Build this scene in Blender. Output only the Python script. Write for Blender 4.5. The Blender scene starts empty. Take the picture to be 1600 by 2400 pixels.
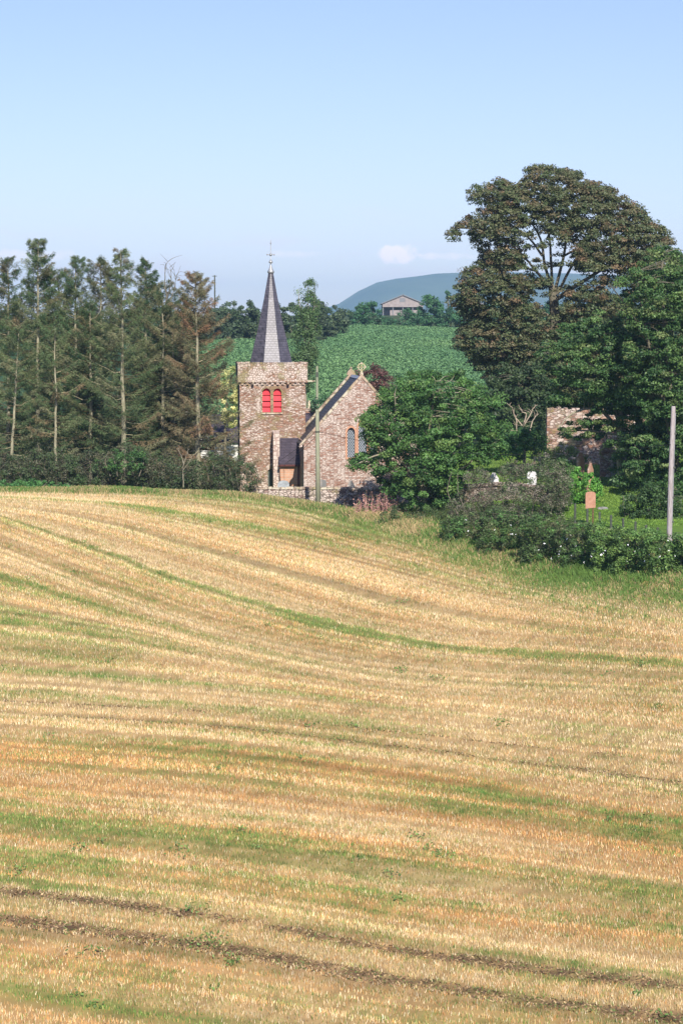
import bpy, math, random
import numpy as np
from mathutils import Vector, Matrix
from mathutils.geometry import tessellate_polygon
R = math.radians
rng = np.random.default_rng(7)
random.seed(7)
S = bpy.context.scene
COL = S.collection

# ------------------------------------------------------------ camera, sky, sun, exposure
F = 5000.0                       # focal length in photo pixels (photo 1600 x 2400)
PITCH = math.atan(400 / F)
cam_d = bpy.data.cameras.new("camera"); cam = bpy.data.objects.new("camera", cam_d); COL.objects.link(cam)
cam_d.sensor_fit = 'VERTICAL'; cam_d.sensor_height = 24; cam_d.sensor_width = 16
cam_d.lens = 24 * F / 2400
cam_d.clip_start = 0.5; cam_d.clip_end = 30000
cam.location = (0, 0, 0); cam.rotation_euler = (R(90) - PITCH, 0, 0)
S.camera = cam
SUN_AZ, SUN_EL = 11.0, 35.0      # degrees right of straight behind the camera, height
w = bpy.data.worlds.new("World"); S.world = w; w.use_nodes = True
nt = w.node_tree; N = nt.nodes; Lk = nt.links
for n in list(N): N.remove(n)
sky = N.new('ShaderNodeTexSky'); sky.sky_type = 'NISHITA'; sky.sun_disc = False
sky.sun_elevation = R(SUN_EL); sky.sun_rotation = R(180 - SUN_AZ)
sky.air_density = 1.0; sky.dust_density = 0.3; sky.ozone_density = 1.3; sky.altitude = 0
hs = N.new('ShaderNodeHueSaturation'); hs.inputs['Saturation'].default_value = 1.0; hs.inputs['Value'].default_value = 1.0
tint = N.new('ShaderNodeMix'); tint.data_type = 'RGBA'; tint.blend_type = 'MULTIPLY'; tint.inputs[0].default_value = 1.0
tint.inputs[7].default_value = (0.95, 0.91, 1.2, 1)
Lk.new(sky.outputs[0], tint.inputs[6]); Lk.new(tint.outputs[2], hs.inputs['Color'])
# thin low clouds
tc = N.new('ShaderNodeTexCoord'); mp = N.new('ShaderNodeMapping'); mp.inputs['Scale'].default_value = (14, 14, 75)
mp.inputs['Location'].default_value = (0.9, 0.0, 0.35)
no = N.new('ShaderNodeTexNoise'); no.inputs['Scale'].default_value = 1.3; no.inputs['Detail'].default_value = 6; no.inputs['Roughness'].default_value = 0.55
Lk.new(tc.outputs['Generated'], mp.inputs[0]); Lk.new(mp.outputs[0], no.inputs[0])
rp = N.new('ShaderNodeMapRange'); rp.inputs[1].default_value = 0.50; rp.inputs[2].default_value = 0.78
Lk.new(no.outputs[0], rp.inputs[0])
sep = N.new('ShaderNodeSeparateXYZ'); Lk.new(tc.outputs['Generated'], sep.inputs[0])
band = N.new('ShaderNodeValToRGB'); cr = band.color_ramp
cr.elements[0].position = 0.0; cr.elements[0].color = (0.3, 0.3, 0.3, 1)
cr.elements[1].position = 0.075; cr.elements[1].color = (0, 0, 0, 1)
e = cr.elements.new(0.036); e.color = (1, 1, 1, 1)
e = cr.elements.new(0.055); e.color = (.25, .25, .25, 1)
Lk.new(sep.outputs[2], band.inputs[0])
mu = N.new('ShaderNodeMath'); mu.operation = 'MULTIPLY'; Lk.new(rp.outputs[0], mu.inputs[0]); Lk.new(band.outputs[0], mu.inputs[1])
mu2 = N.new('ShaderNodeMath'); mu2.operation = 'MULTIPLY'; mu2.inputs[1].default_value = 0.75; Lk.new(mu.outputs[0], mu2.inputs[0])
cm = N.new('ShaderNodeMix'); cm.data_type = 'RGBA'; cm.inputs[7].default_value = (8.6, 7.6, 8.6, 1)
Lk.new(mu2.outputs[0], cm.inputs[0]); Lk.new(hs.outputs[0], cm.inputs[6])
def wm(op, a, b=None, c=None):
    n = N.new('ShaderNodeMath'); n.operation = op
    for i, v in enumerate((a, b, c)):
        if v is None: continue
        if hasattr(v, 'is_linked'): Lk.new(v, n.inputs[i])
        else: n.inputs[i].default_value = v
    return n.outputs[0]
cl = None
for x0, z0, rx, rz, st in ((.0265, .0405, .011, .0045, .6), (.048, .0395, .016, .002, .22), (-.022, .0405, .015, .0018, .15), (-.15, .0395, .03, .003, .2)):
    d = wm('ADD', wm('POWER', wm('ABSOLUTE', wm('DIVIDE', wm('SUBTRACT', sep.outputs[0], x0), rx)), 2.0), wm('POWER', wm('ABSOLUTE', wm('DIVIDE', wm('SUBTRACT', sep.outputs[2], z0), rz)), 2.0))
    n2 = N.new('ShaderNodeTexNoise'); n2.inputs['Scale'].default_value = 160; n2.inputs['Detail'].default_value = 5
    Lk.new(tc.outputs['Generated'], n2.inputs[0])
    v = wm('MULTIPLY', wm('MAXIMUM', wm('SUBTRACT', 1.0, wm('ADD', d, wm('MULTIPLY', wm('SUBTRACT', n2.outputs[0], .52), 3.2))), 0.0), st)
    cl = v if cl is None else wm('ADD', cl, v)
cm2 = N.new('ShaderNodeMix'); cm2.data_type = 'RGBA'; cm2.inputs[7].default_value = (11.5, 10.2, 10.6, 1)
Lk.new(wm('MINIMUM', wm('MULTIPLY', cl, 2.2), .85), cm2.inputs[0]); Lk.new(cm.outputs[2], cm2.inputs[6])
bg = N.new('ShaderNodeBackground'); bg.inputs[1].default_value = 0.10
Lk.new(cm2.outputs[2], bg.inputs[0])
ow = N.new('ShaderNodeOutputWorld'); Lk.new(bg.outputs[0], ow.inputs[0])
sd = bpy.data.lights.new("sun", 'SUN'); sd.energy = 5.0; sd.angle = R(0.5); sd.color = (1, 0.93, 0.83)
so = bpy.data.objects.new("sun", sd); COL.objects.link(so)
sdir = Vector((math.sin(R(SUN_AZ)) * math.cos(R(SUN_EL)), -math.cos(R(SUN_AZ)) * math.cos(R(SUN_EL)), math.sin(R(SUN_EL))))
so.rotation_euler = sdir.to_track_quat('Z', 'Y').to_euler(); so.location = (30, -40, 60)
S.view_settings.view_transform = 'Standard'; S.view_settings.look = 'None'
S.view_settings.exposure = 0.35; S.view_settings.gamma = 1
S.cycles.max_bounces = 6; S.cycles.volume_bounces = 1; S.cycles.transparent_max_bounces = 6
cP, sP = math.cos(PITCH), math.sin(PITCH)

def at(px, py, Y):
    """point seen at photo pixel (px,py) standing Y metres ahead (arrays work)"""
    a = (np.asarray(px, float) - 800) / F; b = (1200 - np.asarray(py, float)) / F
    dy = cP + b * sP; dz = -sP + b * cP
    return np.stack(np.broadcast_arrays(a / dy * Y, Y + 0 * a, dz / dy * Y), -1)
def proj(P):
    P = np.asarray(P, float)
    f = P[..., 1] * cP - P[..., 2] * sP; u = P[..., 1] * sP + P[..., 2] * cP
    return 800 + F * P[..., 0] / f, 1200 - F * u / f

# ------------------------------------------------------------ helpers
def tag(o, label=None, cat=None, group=None, kind=None):
    if label: o['label'] = label
    if cat: o['category'] = cat
    if group: o['group'] = group
    if kind: o['kind'] = kind
    return o
def empty(name, loc, label, cat, group=None, rz=0, kind=None):
    o = bpy.data.objects.new(name, None); COL.objects.link(o); o.location = loc; o.rotation_euler = (0, 0, rz)
    o.empty_display_size = 0.3
    return tag(o, label, cat, group, kind)
def mesh(name, V, Fs, mat, parent=None, col=None, smooth=False, world=True):
    """V (n,3); Fs list of int arrays (m,k); child meshes given in world coords are shifted into the parent's frame"""
    V = np.asarray(V, float)
    if parent is not None and world:
        M = np.array(Matrix.LocRotScale(parent.location, parent.rotation_euler, None).inverted())
        V = V @ M[:3, :3].T + M[:3, 3]
    if not isinstance(Fs, (list, tuple)): Fs = [Fs]
    Fs = [np.asarray(f, int) for f in Fs if len(f)]
    me = bpy.data.meshes.new(name)
    me.vertices.add(len(V)); me.vertices.foreach_set('co', V.astype(np.float32).ravel())
    lv = np.concatenate([f.ravel() for f in Fs]); tot = np.concatenate([np.full(len(f), f.shape[1]) for f in Fs])
    me.loops.add(len(lv)); me.loops.foreach_set('vertex_index', lv.astype(np.int32))
    me.polygons.add(len(tot)); st = np.concatenate([[0], np.cumsum(tot)[:-1]])
    me.polygons.foreach_set('loop_start', st.astype(np.int32)); me.polygons.foreach_set('loop_total', tot.astype(np.int32))
    me.polygons.foreach_set('use_smooth', np.full(len(tot), bool(smooth)))
    if col is not None:
        a = me.attributes.new('Col', 'FLOAT_COLOR', 'POINT')
        c = np.ones((len(V), 4), np.float32); c[:, :3] = col; a.data.foreach_set('color', c.ravel())
    me.update(calc_edges=True); me.validate()
    if isinstance(mat, (list, tuple)):
        for m in mat: me.materials.append(m)
    else: me.materials.append(mat)
    o = bpy.data.objects.new(name, me); COL.objects.link(o)
    if parent is not None: o.parent = parent
    return o
class MB:
    """collects shapes for one mesh"""
    def __init__(s): s.V = []; s.F = []; s.n = 0
    def add(s, V, *Fs):
        V = np.asarray(V, float).reshape(-1, 3)
        for f in Fs:
            for q in f: s.F.append([int(i) + s.n for i in q])
        s.V.append(V); s.n += len(V); return s
    def box(s, x0, x1, y0, y1, z0, z1, j=0):
        V = np.array([(x0, y0, z0), (x1, y0, z0), (x1, y1, z0), (x0, y1, z0), (x0, y0, z1), (x1, y0, z1), (x1, y1, z1), (x0, y1, z1)], float)
        if j: V += rng.uniform(-j, j, V.shape)
        return s.add(V, [(0, 3, 2, 1), (4, 5, 6, 7), (0, 1, 5, 4), (1, 2, 6, 5), (2, 3, 7, 6), (3, 0, 4, 7)])
    def prism(s, poly, y0, y1):
        """polygon in x,z extruded along y"""
        n = len(poly); V = [(p[0], y0, p[1]) for p in poly] + [(p[0], y1, p[1]) for p in poly]
        return s.add(V, [tuple(range(n)), tuple(range(2 * n - 1, n - 1, -1))], [(i, i + n, (i + 1) % n + n, (i + 1) % n) for i in range(n)])
    def prism_x(s, poly, x0, x1):
        n = len(poly); V = [(x0, p[0], p[1]) for p in poly] + [(x1, p[0], p[1]) for p in poly]
        return s.add(V, [tuple(range(n - 1, -1, -1)), tuple(range(n, 2 * n))], [(i, (i + 1) % n, (i + 1) % n + n, i + n) for i in range(n)])
    def lathe(s, cx, cy, prof, n=12):
        V = [(cx + r * math.cos(2 * math.pi * k / n), cy + r * math.sin(2 * math.pi * k / n), z) for r, z in prof for k in range(n)]
        Fq = [(i * n + k, i * n + (k + 1) % n, (i + 1) * n + (k + 1) % n, (i + 1) * n + k) for i in range(len(prof) - 1) for k in range(n)]
        return s.add(V, Fq, [tuple(range(n - 1, -1, -1)), tuple((len(prof) - 1) * n + k for k in range(n))])
    def tube(s, P, r, n=6):
        V, Q, caps = tube_arrays(P, r, n)
        return s.add(V, Q, caps)
    def panel(s, outer, holes, y0, depth):
        """wall face in x,z at y0 with real openings cut depth deep"""
        loops = [[Vector((p[0], p[1], 0)) for p in outer]] + [[Vector((p[0], p[1], 0)) for p in h] for h in holes]
        pts = [p for l in loops for p in l]; tris = tessellate_polygon(loops)
        T = []
        for t in tris:
            a, b, c = [pts[i] for i in t]
            T.append(t if (b - a).cross(c - a).z > 0 else (t[0], t[2], t[1]))
        s.add([(p.x, y0, p.y) for p in pts], T)
        for h in holes:
            n = len(h); s.add([(p[0], y0, p[1]) for p in h] + [(p[0], y0 + depth, p[1]) for p in h], [(i, (i + 1) % n, (i + 1) % n + n, i + n) for i in range(n)])
        return s
    def build(s, name, mat, parent=None, smooth=False, world=False, col=None):
        V = np.concatenate(s.V); by = {}
        for f in s.F: by.setdefault(len(f), []).append(f)
        return mesh(name, V, [np.array(v) for v in by.values()], mat, parent, col, smooth, world)
def tube_arrays(P, r, n=6):
    P = np.asarray(P, float); m = len(P); r = np.broadcast_to(np.asarray(r, float), (m,))
    T = np.gradient(P, axis=0); T /= np.linalg.norm(T, axis=1, keepdims=True) + 1e-9
    ref = np.array([0, 0, 1.0]) if abs(T[:, 2]).mean() < .8 else np.array([1.0, 0, 0])
    A = np.cross(T, ref); A /= np.linalg.norm(A, axis=1, keepdims=True) + 1e-9; B = np.cross(T, A)
    k = np.arange(n) * 2 * np.pi / n
    V = P[:, None] + r[:, None, None] * (np.cos(k)[None, :, None] * A[:, None] + np.sin(k)[None, :, None] * B[:, None])
    i = np.arange(m - 1)[:, None] * n; j = np.arange(n)[None]; j2 = (j + 1) % n
    Q = np.stack([i + j, i + n + j, i + n + j2, i + j2], -1).reshape(-1, 4)
    return V.reshape(-1, 3), Q, [tuple(range(n)), tuple((m - 1) * n + k for k in range(n - 1, -1, -1))]
class Tubes:
    def __init__(s): s.V = []; s.Q = []; s.C = []; s.n = 0
    def add(s, P, r, n=5, c=(1, 1, 1)):
        V, Q, _ = tube_arrays(P, r, n); s.V.append(V); s.Q.append(Q + s.n); s.C.append(np.tile(c, (len(V), 1))); s.n += len(V)
    def build(s, name, mat, parent):
        return mesh(name, np.concatenate(s.V), [np.concatenate(s.Q)], mat, parent, smooth=True, col=np.concatenate(s.C))
def smooth_line(P, n=10):
    P = np.asarray(P, float); m = len(P)
    Q = np.vstack([2 * P[0] - P[1], P, 2 * P[-1] - P[-2]]); out = []
    for i in range(m - 1):
        a, b, c, d = Q[i:i + 4]
        for t in np.linspace(0, 1, n, endpoint=False):
            out.append(.5 * (2 * b + (c - a) * t + (2 * a - 5 * b + 4 * c - d) * t * t + (3 * b - a - 3 * c + d) * t ** 3))
    out.append(P[-1]); return np.array(out)
_H = rng.random((256, 256))
def vnoise(x, y):
    x = np.asarray(x, float); y = np.asarray(y, float)
    xi = np.floor(x).astype(int); yi = np.floor(y).astype(int); fx = x - xi; fy = y - yi
    fx = fx * fx * (3 - 2 * fx); fy = fy * fy * (3 - 2 * fy)
    h = lambda a, b: _H[a & 255, b & 255]
    return (h(xi, yi) * (1 - fx) + h(xi + 1, yi) * fx) * (1 - fy) + (h(xi, yi + 1) * (1 - fx) + h(xi + 1, yi + 1) * fx) * fy
def fbm(x, y, o=4):
    v = 0; a = .5; t = 0
    for i in range(o): v = v + a * vnoise(x * 2 ** i + 17 * i, y * 2 ** i + 31 * i); t += a; a *= .5
    return v / t

# ------------------------------------------------------------ materials
def newmat(name):
    m = bpy.data.materials.new(name); m.use_nodes = True; nt = m.node_tree
    return m, nt, nt.nodes['Principled BSDF']
def nd(nt, t, **kw):
    n = nt.nodes.new('ShaderNode' + t)
    for k, v in kw.items():
        if k in ('operation', 'blend_type', 'data_type', 'feature', 'wave_type', 'bands_direction', 'vector_type'): setattr(n, k, v)
        else: n.inputs[k].default_value = v
    return n
def ramp(nt, src, stops):
    r = nt.nodes.new('ShaderNodeValToRGB'); c = r.color_ramp
    while len(c.elements) < len(stops): c.elements.new(0.5)
    for e, (p, k) in zip(c.elements, stops): e.position = p; e.color = (*k, 1)
    if src is not None: nt.links.new(src, r.inputs[0])
    return r
def mixc(nt, a, b, f, mode='MIX'):
    m = nt.nodes.new('ShaderNodeMix'); m.data_type = 'RGBA'; m.blend_type = mode
    for s, v in ((0, f), (6, a), (7, b)):
        if hasattr(v, 'links') or hasattr(v, 'is_linked'): nt.links.new(v, m.inputs[s])
        else: m.inputs[s].default_value = v if s == 0 else (*v, 1)
    return m.outputs[2]
def bump(nt, bs, h, strength=.4, dist=.03):
    b = nd(nt, 'Bump', Strength=strength, Distance=dist); nt.links.new(h, b.inputs['Height']); nt.links.new(b.outputs[0], bs.inputs['Normal'])
def leafmat(name, rough=.55, transl=.25, spec=.3, gain=1.0):
    m, nt, b = newmat(name)
    a = nt.nodes.new('ShaderNodeAttribute'); a.attribute_name = 'Col'
    ml = mixc(nt, a.outputs[0], (gain, gain, gain), 1.0, 'MULTIPLY'); a = None
    nt.links.new(ml, b.inputs['Base Color']); b.inputs['Roughness'].default_value = rough
    b.inputs['Specular IOR Level'].default_value = spec
    if transl > 0:
        t = nt.nodes.new('ShaderNodeBsdfTranslucent'); mx = nt.nodes.new('ShaderNodeMixShader'); mx.inputs[0].default_value = transl
        nt.links.new(ml, t.inputs[0])
        nt.links.new(b.outputs[0], mx.inputs[1]); nt.links.new(t.outputs[0], mx.inputs[2])
        nt.links.new(mx.outputs[0], nt.nodes['Material Output'].inputs[0])
    return m
def stone(name, stops, mortar, scale=(4.6, 4.6, 10), lichen=.45, lich_col=(.60, .50, .43), lscale=1.4, moss=0.0, grid=False):
    m, nt, b = newmat(name); L = nt.links
    tc = nt.nodes.new('ShaderNodeTexCoord'); n0 = nd(nt, 'TexNoise', Scale=2.2, Detail=3.0)
    L.new(tc.outputs['Object'], n0.inputs[0])
    add = nd(nt, 'VectorMath', operation='MULTIPLY_ADD'); add.inputs[1].default_value = (.12, .12, .05)
    L.new(n0.outputs['Color'], add.inputs[0]); L.new(tc.outputs['Object'], add.inputs[2])
    mp = nd(nt, 'Mapping'); mp.inputs['Scale'].default_value = scale; L.new(add.outputs[0], mp.inputs[0])
    v = nd(nt, 'TexVoronoi', Scale=1.0, Randomness=.75); L.new(mp.outputs[0], v.inputs['Vector'])
    ve = nd(nt, 'TexVoronoi', feature='DISTANCE_TO_EDGE', Scale=1.0, Randomness=.75); L.new(mp.outputs[0], ve.inputs['Vector'])
    sp = nt.nodes.new('ShaderNodeSeparateColor'); L.new(v.outputs['Color'], sp.inputs[0])
    base = ramp(nt, sp.outputs[0], stops).outputs[0]
    # lichen in patches: whole stones and irregular splashes
    nl = nd(nt, 'TexNoise', Scale=lscale * .5, Detail=3.0); L.new(tc.outputs['Object'], nl.inputs[0])
    nf = nd(nt, 'TexNoise', Scale=9.0, Detail=5.0, Roughness=.7); L.new(tc.outputs['Object'], nf.inputs[0])
    a1 = nd(nt, 'Math', operation='MULTIPLY_ADD'); a1.inputs[1].default_value = 1.0; L.new(nl.outputs[0], a1.inputs[0]); L.new(nf.outputs[0], a1.inputs[2])
    a2 = nd(nt, 'Math', operation='MULTIPLY_ADD'); a2.inputs[1].default_value = .42; L.new(sp.outputs[1], a2.inputs[0]); L.new(a1.outputs[0], a2.inputs[2])
    mr = nt.nodes.new('ShaderNodeMapRange'); c = 1.52 - lichen * .7; mr.inputs[1].default_value = c - .13; mr.inputs[2].default_value = c + .13
    L.new(a2.outputs[0], mr.inputs[0])
    base = mixc(nt, base, lich_col, mr.outputs[0])
    if moss:
        nm = nd(nt, 'TexNoise', Scale=1.1, Detail=5.0, Roughness=.65); mp2 = nd(nt, 'Mapping'); mp2.inputs['Location'].default_value = (5, 3, 9)
        L.new(tc.outputs['Object'], mp2.inputs[0]); L.new(mp2.outputs[0], nm.inputs[0])
        mm = nt.nodes.new('ShaderNodeMapRange'); mm.inputs[1].default_value = .60 - moss * .15; mm.inputs[2].default_value = .70 - moss * .15; mm.inputs[4].default_value = .75
        L.new(nm.outputs[0], mm.inputs[0]); base = mixc(nt, base, (.26, .23, .09), mm.outputs[0])
    me = nt.nodes.new('ShaderNodeMapRange'); me.inputs[1].default_value = .02; me.inputs[2].default_value = .10
    L.new(ve.outputs['Distance'], me.inputs[0])
    out = mixc(nt, mortar, base, me.outputs[0])
    L.new(out, b.inputs['Base Color']); b.inputs['Roughness'].default_value = .9; b.inputs['Specular IOR Level'].default_value = .15
    hsum = nd(nt, 'Math', operation='MULTIPLY_ADD'); hsum.inputs[1].default_value = .6; L.new(nf.outputs[0], hsum.inputs[0]); L.new(me.outputs[0], hsum.inputs[2])
    bump(nt, b, hsum.outputs[0], .8, .04)
    return m
RED = [(0, (.19, .10, .07)), (.3, (.29, .155, .105)), (.6, (.38, .21, .145)), (.85, (.36, .24, .16)), (1, (.27, .16, .12))]
M_TOWER = stone('tower_sandstone', RED, (.30, .21, .15), lichen=.44, moss=.4)
M_GABLE = stone('gable_sandstone', [(0, (.23, .12, .085)), (.4, (.33, .18, .13)), (.7, (.39, .23, .17)), (1, (.28, .15, .11))], (.34, .24, .19), scale=(4.0, 4.0, 11), lichen=.52)
M_PARA = stone('parapet_sandstone', RED, (.30, .24, .18), scale=(6, 6, 6.5), lichen=.56, lscale=3, moss=.7)
M_RUBBLE = stone('wall_rubble', [(0, (.12, .08, .07)), (.5, (.26, .17, .14)), (1, (.34, .24, .20))], (.10, .08, .06), scale=(4, 4, 8), lichen=.50, moss=.5)
M_PALE = stone('pale_buttress_stone', [(0, (.5, .38, .33)), (1, (.65, .54, .48))], (.42, .30, .25), scale=(3, 3, 4), lichen=.6)
M_COPE = stone('coping_stone', [(0, (.36, .27, .19)), (.5, (.46, .34, .25)), (1, (.34, .19, .13))], (.25, .19, .14), scale=(1.2, 1.2, 1.5), lichen=.5, lich_col=(.55, .5, .38), moss=.5)
M_RUIN = stone('ruin_sandstone', RED, (.25, .17, .13), scale=(2.4, 2.4, 5), lichen=.45, moss=.5)
M_CREAM = stone('cream_lichen_stone', [(0, (.50, .47, .22)), (1, (.60, .55, .32))], (.4, .37, .2), lichen=.4)
M_GREY = stone('grey_headstone', [(0, (.22, .22, .21)), (1, (.34, .33, .31))], (.2, .2, .19), scale=(1, 1, 1), lichen=.3)
M_REDSTONE = stone('red_headstone', [(0, (.34, .17, .12)), (1, (.46, .26, .19))], (.3, .17, .12), scale=(1, 1, 1), lichen=.3)
def brickmat(name, c1, c2, mo, bw=.5, rh=.2, spec=.2, rough=.8, noise=.5, bs=.3):
    m, nt, b = newmat(name); L = nt.links
    tc = nt.nodes.new('ShaderNodeTexCoord'); sp = nt.nodes.new('ShaderNodeSeparateXYZ'); L.new(tc.outputs['Object'], sp.inputs[0])
    ad = nd(nt, 'Math', operation='MULTIPLY_ADD'); ad.inputs[1].default_value = .62; L.new(sp.outputs[1], ad.inputs[0]); L.new(sp.outputs[0], ad.inputs[2])
    cb = nt.nodes.new('ShaderNodeCombineXYZ'); L.new(ad.outputs[0], cb.inputs[0]); L.new(sp.outputs[2], cb.inputs[1])
    br = nt.nodes.new('ShaderNodeTexBrick'); L.new(cb.outputs[0], br.inputs['Vector'])
    br.inputs['Color1'].default_value = (*c1, 1); br.inputs['Color2'].default_value = (*c2, 1); br.inputs['Mortar'].default_value = (*mo, 1)
    br.inputs['Scale'].default_value = 1; br.inputs['Brick Width'].default_value = bw; br.inputs['Row Height'].default_value = rh
    br.inputs['Mortar Size'].default_value = rh * .09; br.inputs['Bias'].default_value = 0
    n = nd(nt, 'TexNoise', Scale=3.0, Detail=6.0, Roughness=.7); L.new(tc.outputs['Object'], n.inputs[0])
    r = ramp(nt, n.outputs[0], [(.25, (1 - noise,) * 3), (.7, (1 + noise * .6,) * 3)])
    o = mixc(nt, br.outputs[0], r.outputs[0], 1.0, 'MULTIPLY')
    L.new(o, b.inputs['Base Color']); b.inputs['Roughness'].default_value = rough; b.inputs['Specular IOR Level'].default_value = spec
    inv = nd(nt, 'Math', operation='SUBTRACT'); inv.inputs[0].default_value = 1; L.new(br.outputs['Fac'], inv.inputs[1])
    bump(nt, b, inv.outputs[0], bs, .015)
    return m
M_SLATE = brickmat('spire_slate', (.08, .072, .09), (.12, .11, .135), (.04, .037, .045), .26, .16, .75, .44, .55)
M_ROOF = brickmat('roof_slate', (.05, .053, .062), (.085, .088, .10), (.03, .03, .036), .3, .15, .3, .6, .4, .8)
M_ROOF2 = brickmat('purple_roof_slate', (.055, .046, .062), (.085, .07, .09), (.04, .034, .045), .35, .17, .25, .65, .35)
M_BRICK = brickmat('orange_brick', (.50, .25, .15), (.56, .33, .22), (.50, .40, .31), .45, .17, .1, .9, .3)
def plain(name, c, rough=.6, spec=.3, metal=0, var=.25, sc=6.0, stretch=(1, 1, 1), c2=None):
    m, nt, b = newmat(name); L = nt.links
    tc = nt.nodes.new('ShaderNodeTexCoord'); mp = nd(nt, 'Mapping'); mp.inputs['Scale'].default_value = stretch; L.new(tc.outputs['Object'], mp.inputs[0])
    n = nd(nt, 'TexNoise', Scale=sc, Detail=5.0, Roughness=.6); L.new(mp.outputs[0], n.inputs[0])
    lo = tuple(k * (1 - var) for k in c); hi = c2 or tuple(min(1, k * (1 + var)) for k in c)
    r = ramp(nt, n.outputs[0], [(.3, lo), (.7, hi)]); L.new(r.outputs[0], b.inputs['Base Color'])
    b.inputs['Roughness'].default_value = rough; b.inputs['Specular IOR Level'].default_value = spec; b.inputs['Metallic'].default_value = metal
    bump(nt, b, n.outputs[0], .25, .02)
    return m
M_RED = plain('red_louvre_paint', (.70, .055, .07), .65, .2, var=.15)
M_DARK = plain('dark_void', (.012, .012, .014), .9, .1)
M_LEAD = plain('lead', (.34, .35, .36), .42, .6, .3, var=.2)
M_POLE = plain('weathered_pole', (.26, .27, .16), .85, .2, stretch=(9, 9, .6), c2=(.40, .41, .30))
M_POLE2 = plain('creosoted_pole', (.26, .20, .18), .75, .3, stretch=(9, 9, .5), c2=(.52, .49, .49))
M_CABLE = plain('cable', (.03, .03, .03), .6)
M_POST = plain('fence_wood', (.09, .10, .08), .9, .1, stretch=(5, 5, 1))
M_SIGN = plain('brown_sign', (.44, .22, .14), .8, .2, var=.15, c2=(.50, .28, .19))
M_RUST = plain('rusty_post', (.16, .08, .05), .8)
M_GUTTER = plain('gutter_brown', (.10, .03, .025), .6)
M_WHITE = plain('white_render', (.75, .74, .70), .8, var=.08)
M_TERRA = plain('terracotta', (.50, .22, .13), .8)
M_CREAMPOT = plain('cream_pot', (.68, .60, .42), .7)
M_BARK = plain('bark', (.13, .115, .085), .9, .1, stretch=(4, 4, 1), c2=(.24, .22, .16))
M_BARKP = plain('pale_bark', (.22, .20, .14), .9, .1, stretch=(4, 4, .7), c2=(.42, .38, .28))
M_BARKC = plain('conifer_bark', (.19, .18, .12), .9, .1, stretch=(3, 3, .5), c2=(.44, .41, .28))
def barkcol(m):
    nt = m.node_tree; b = nt.nodes['Principled BSDF']; src = b.inputs['Base Color'].links[0].from_socket
    a = nt.nodes.new('ShaderNodeAttribute'); a.attribute_name = 'Col'; nt.links.new(mixc(nt, src, a.outputs[0], 1.0, 'MULTIPLY'), b.inputs['Base Color'])
barkcol(M_BARKC)
M_BLEACH = plain('bleached_wood', (.42, .34, .25), .85, .1, stretch=(4, 4, 1), c2=(.58, .48, .37))
M_TWIG = plain('twig', (.12, .10, .08), .9, .1, c2=(.27, .24, .18))
M_LEAF = leafmat('broad_leaf', .5, .34, .35, 1.8)
M_NEEDLE = leafmat('needle', .7, .15, .2, 1.6)
M_BLADE = leafmat('stubble_straw', .6, .18, .25)
M_CROPLEAF = leafmat('crop_leaf', .5, .3, .35, 1.35)
def barnmat():
    m, nt, b = newmat('barn_cladding'); L = nt.links
    tc = nt.nodes.new('ShaderNodeTexCoord'); wv = nt.nodes.new('ShaderNodeTexWave'); wv.inputs['Scale'].default_value = 2.2; wv.inputs['Distortion'].default_value = .3
    L.new(tc.outputs['Object'], wv.inputs[0]); n = nd(nt, 'TexNoise', Scale=.9, Detail=4.0); L.new(tc.outputs['Object'], n.inputs[0])
    r = ramp(nt, n.outputs[0], [(.3, (.26, .21, .20)), (.7, (.38, .33, .31))]); r2 = ramp(nt, wv.outputs[0], [(0, (.8, .8, .8)), (1, (1.05, 1.05, 1.05))])
    L.new(mixc(nt, r.outputs[0], r2.outputs[0], 1.0, 'MULTIPLY'), b.inputs['Base Color']); b.inputs['Roughness'].default_value = .7
    return m
M_BARN = barnmat()
M_BARNROOF = plain('barn_roof_sheet', (.20, .20, .21), .6, var=.2)
def latticemat():
    m, nt, b = newmat('leaded_glass'); L = nt.links
    tc = nt.nodes.new('ShaderNodeTexCoord'); sp = nt.nodes.new('ShaderNodeSeparateXYZ'); L.new(tc.outputs['Object'], sp.inputs[0])
    outs = []
    for sgn in (1, -1):
        a = nd(nt, 'Math', operation='MULTIPLY_ADD'); a.inputs[1].default_value = 1.35 * sgn; L.new(sp.outputs[0], a.inputs[0]); L.new(sp.outputs[2], a.inputs[2])
        c = nd(nt, 'Math', operation='MULTIPLY'); c.inputs[1].default_value = 5.0; L.new(a.outputs[0], c.inputs[0])
        f = nd(nt, 'Math', operation='PINGPONG'); f.inputs[1].default_value = .5; L.new(c.outputs[0], f.inputs[0])
        g = nd(nt, 'Math', operation='LESS_THAN'); g.inputs[1].default_value = .085; L.new(f.outputs[0], g.inputs[0]); outs.append(g)
    mx = nd(nt, 'Math', operation='MAXIMUM'); L.new(outs[0].outputs[0], mx.inputs[0]); L.new(outs[1].outputs[0], mx.inputs[1])
    L.new(mixc(nt, (.045, .06, .075), (.48, .52, .56), mx.outputs[0]), b.inputs['Base Color'])
    b.inputs['Roughness'].default_value = .25
    return m
M_GLASS = latticemat()
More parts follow.
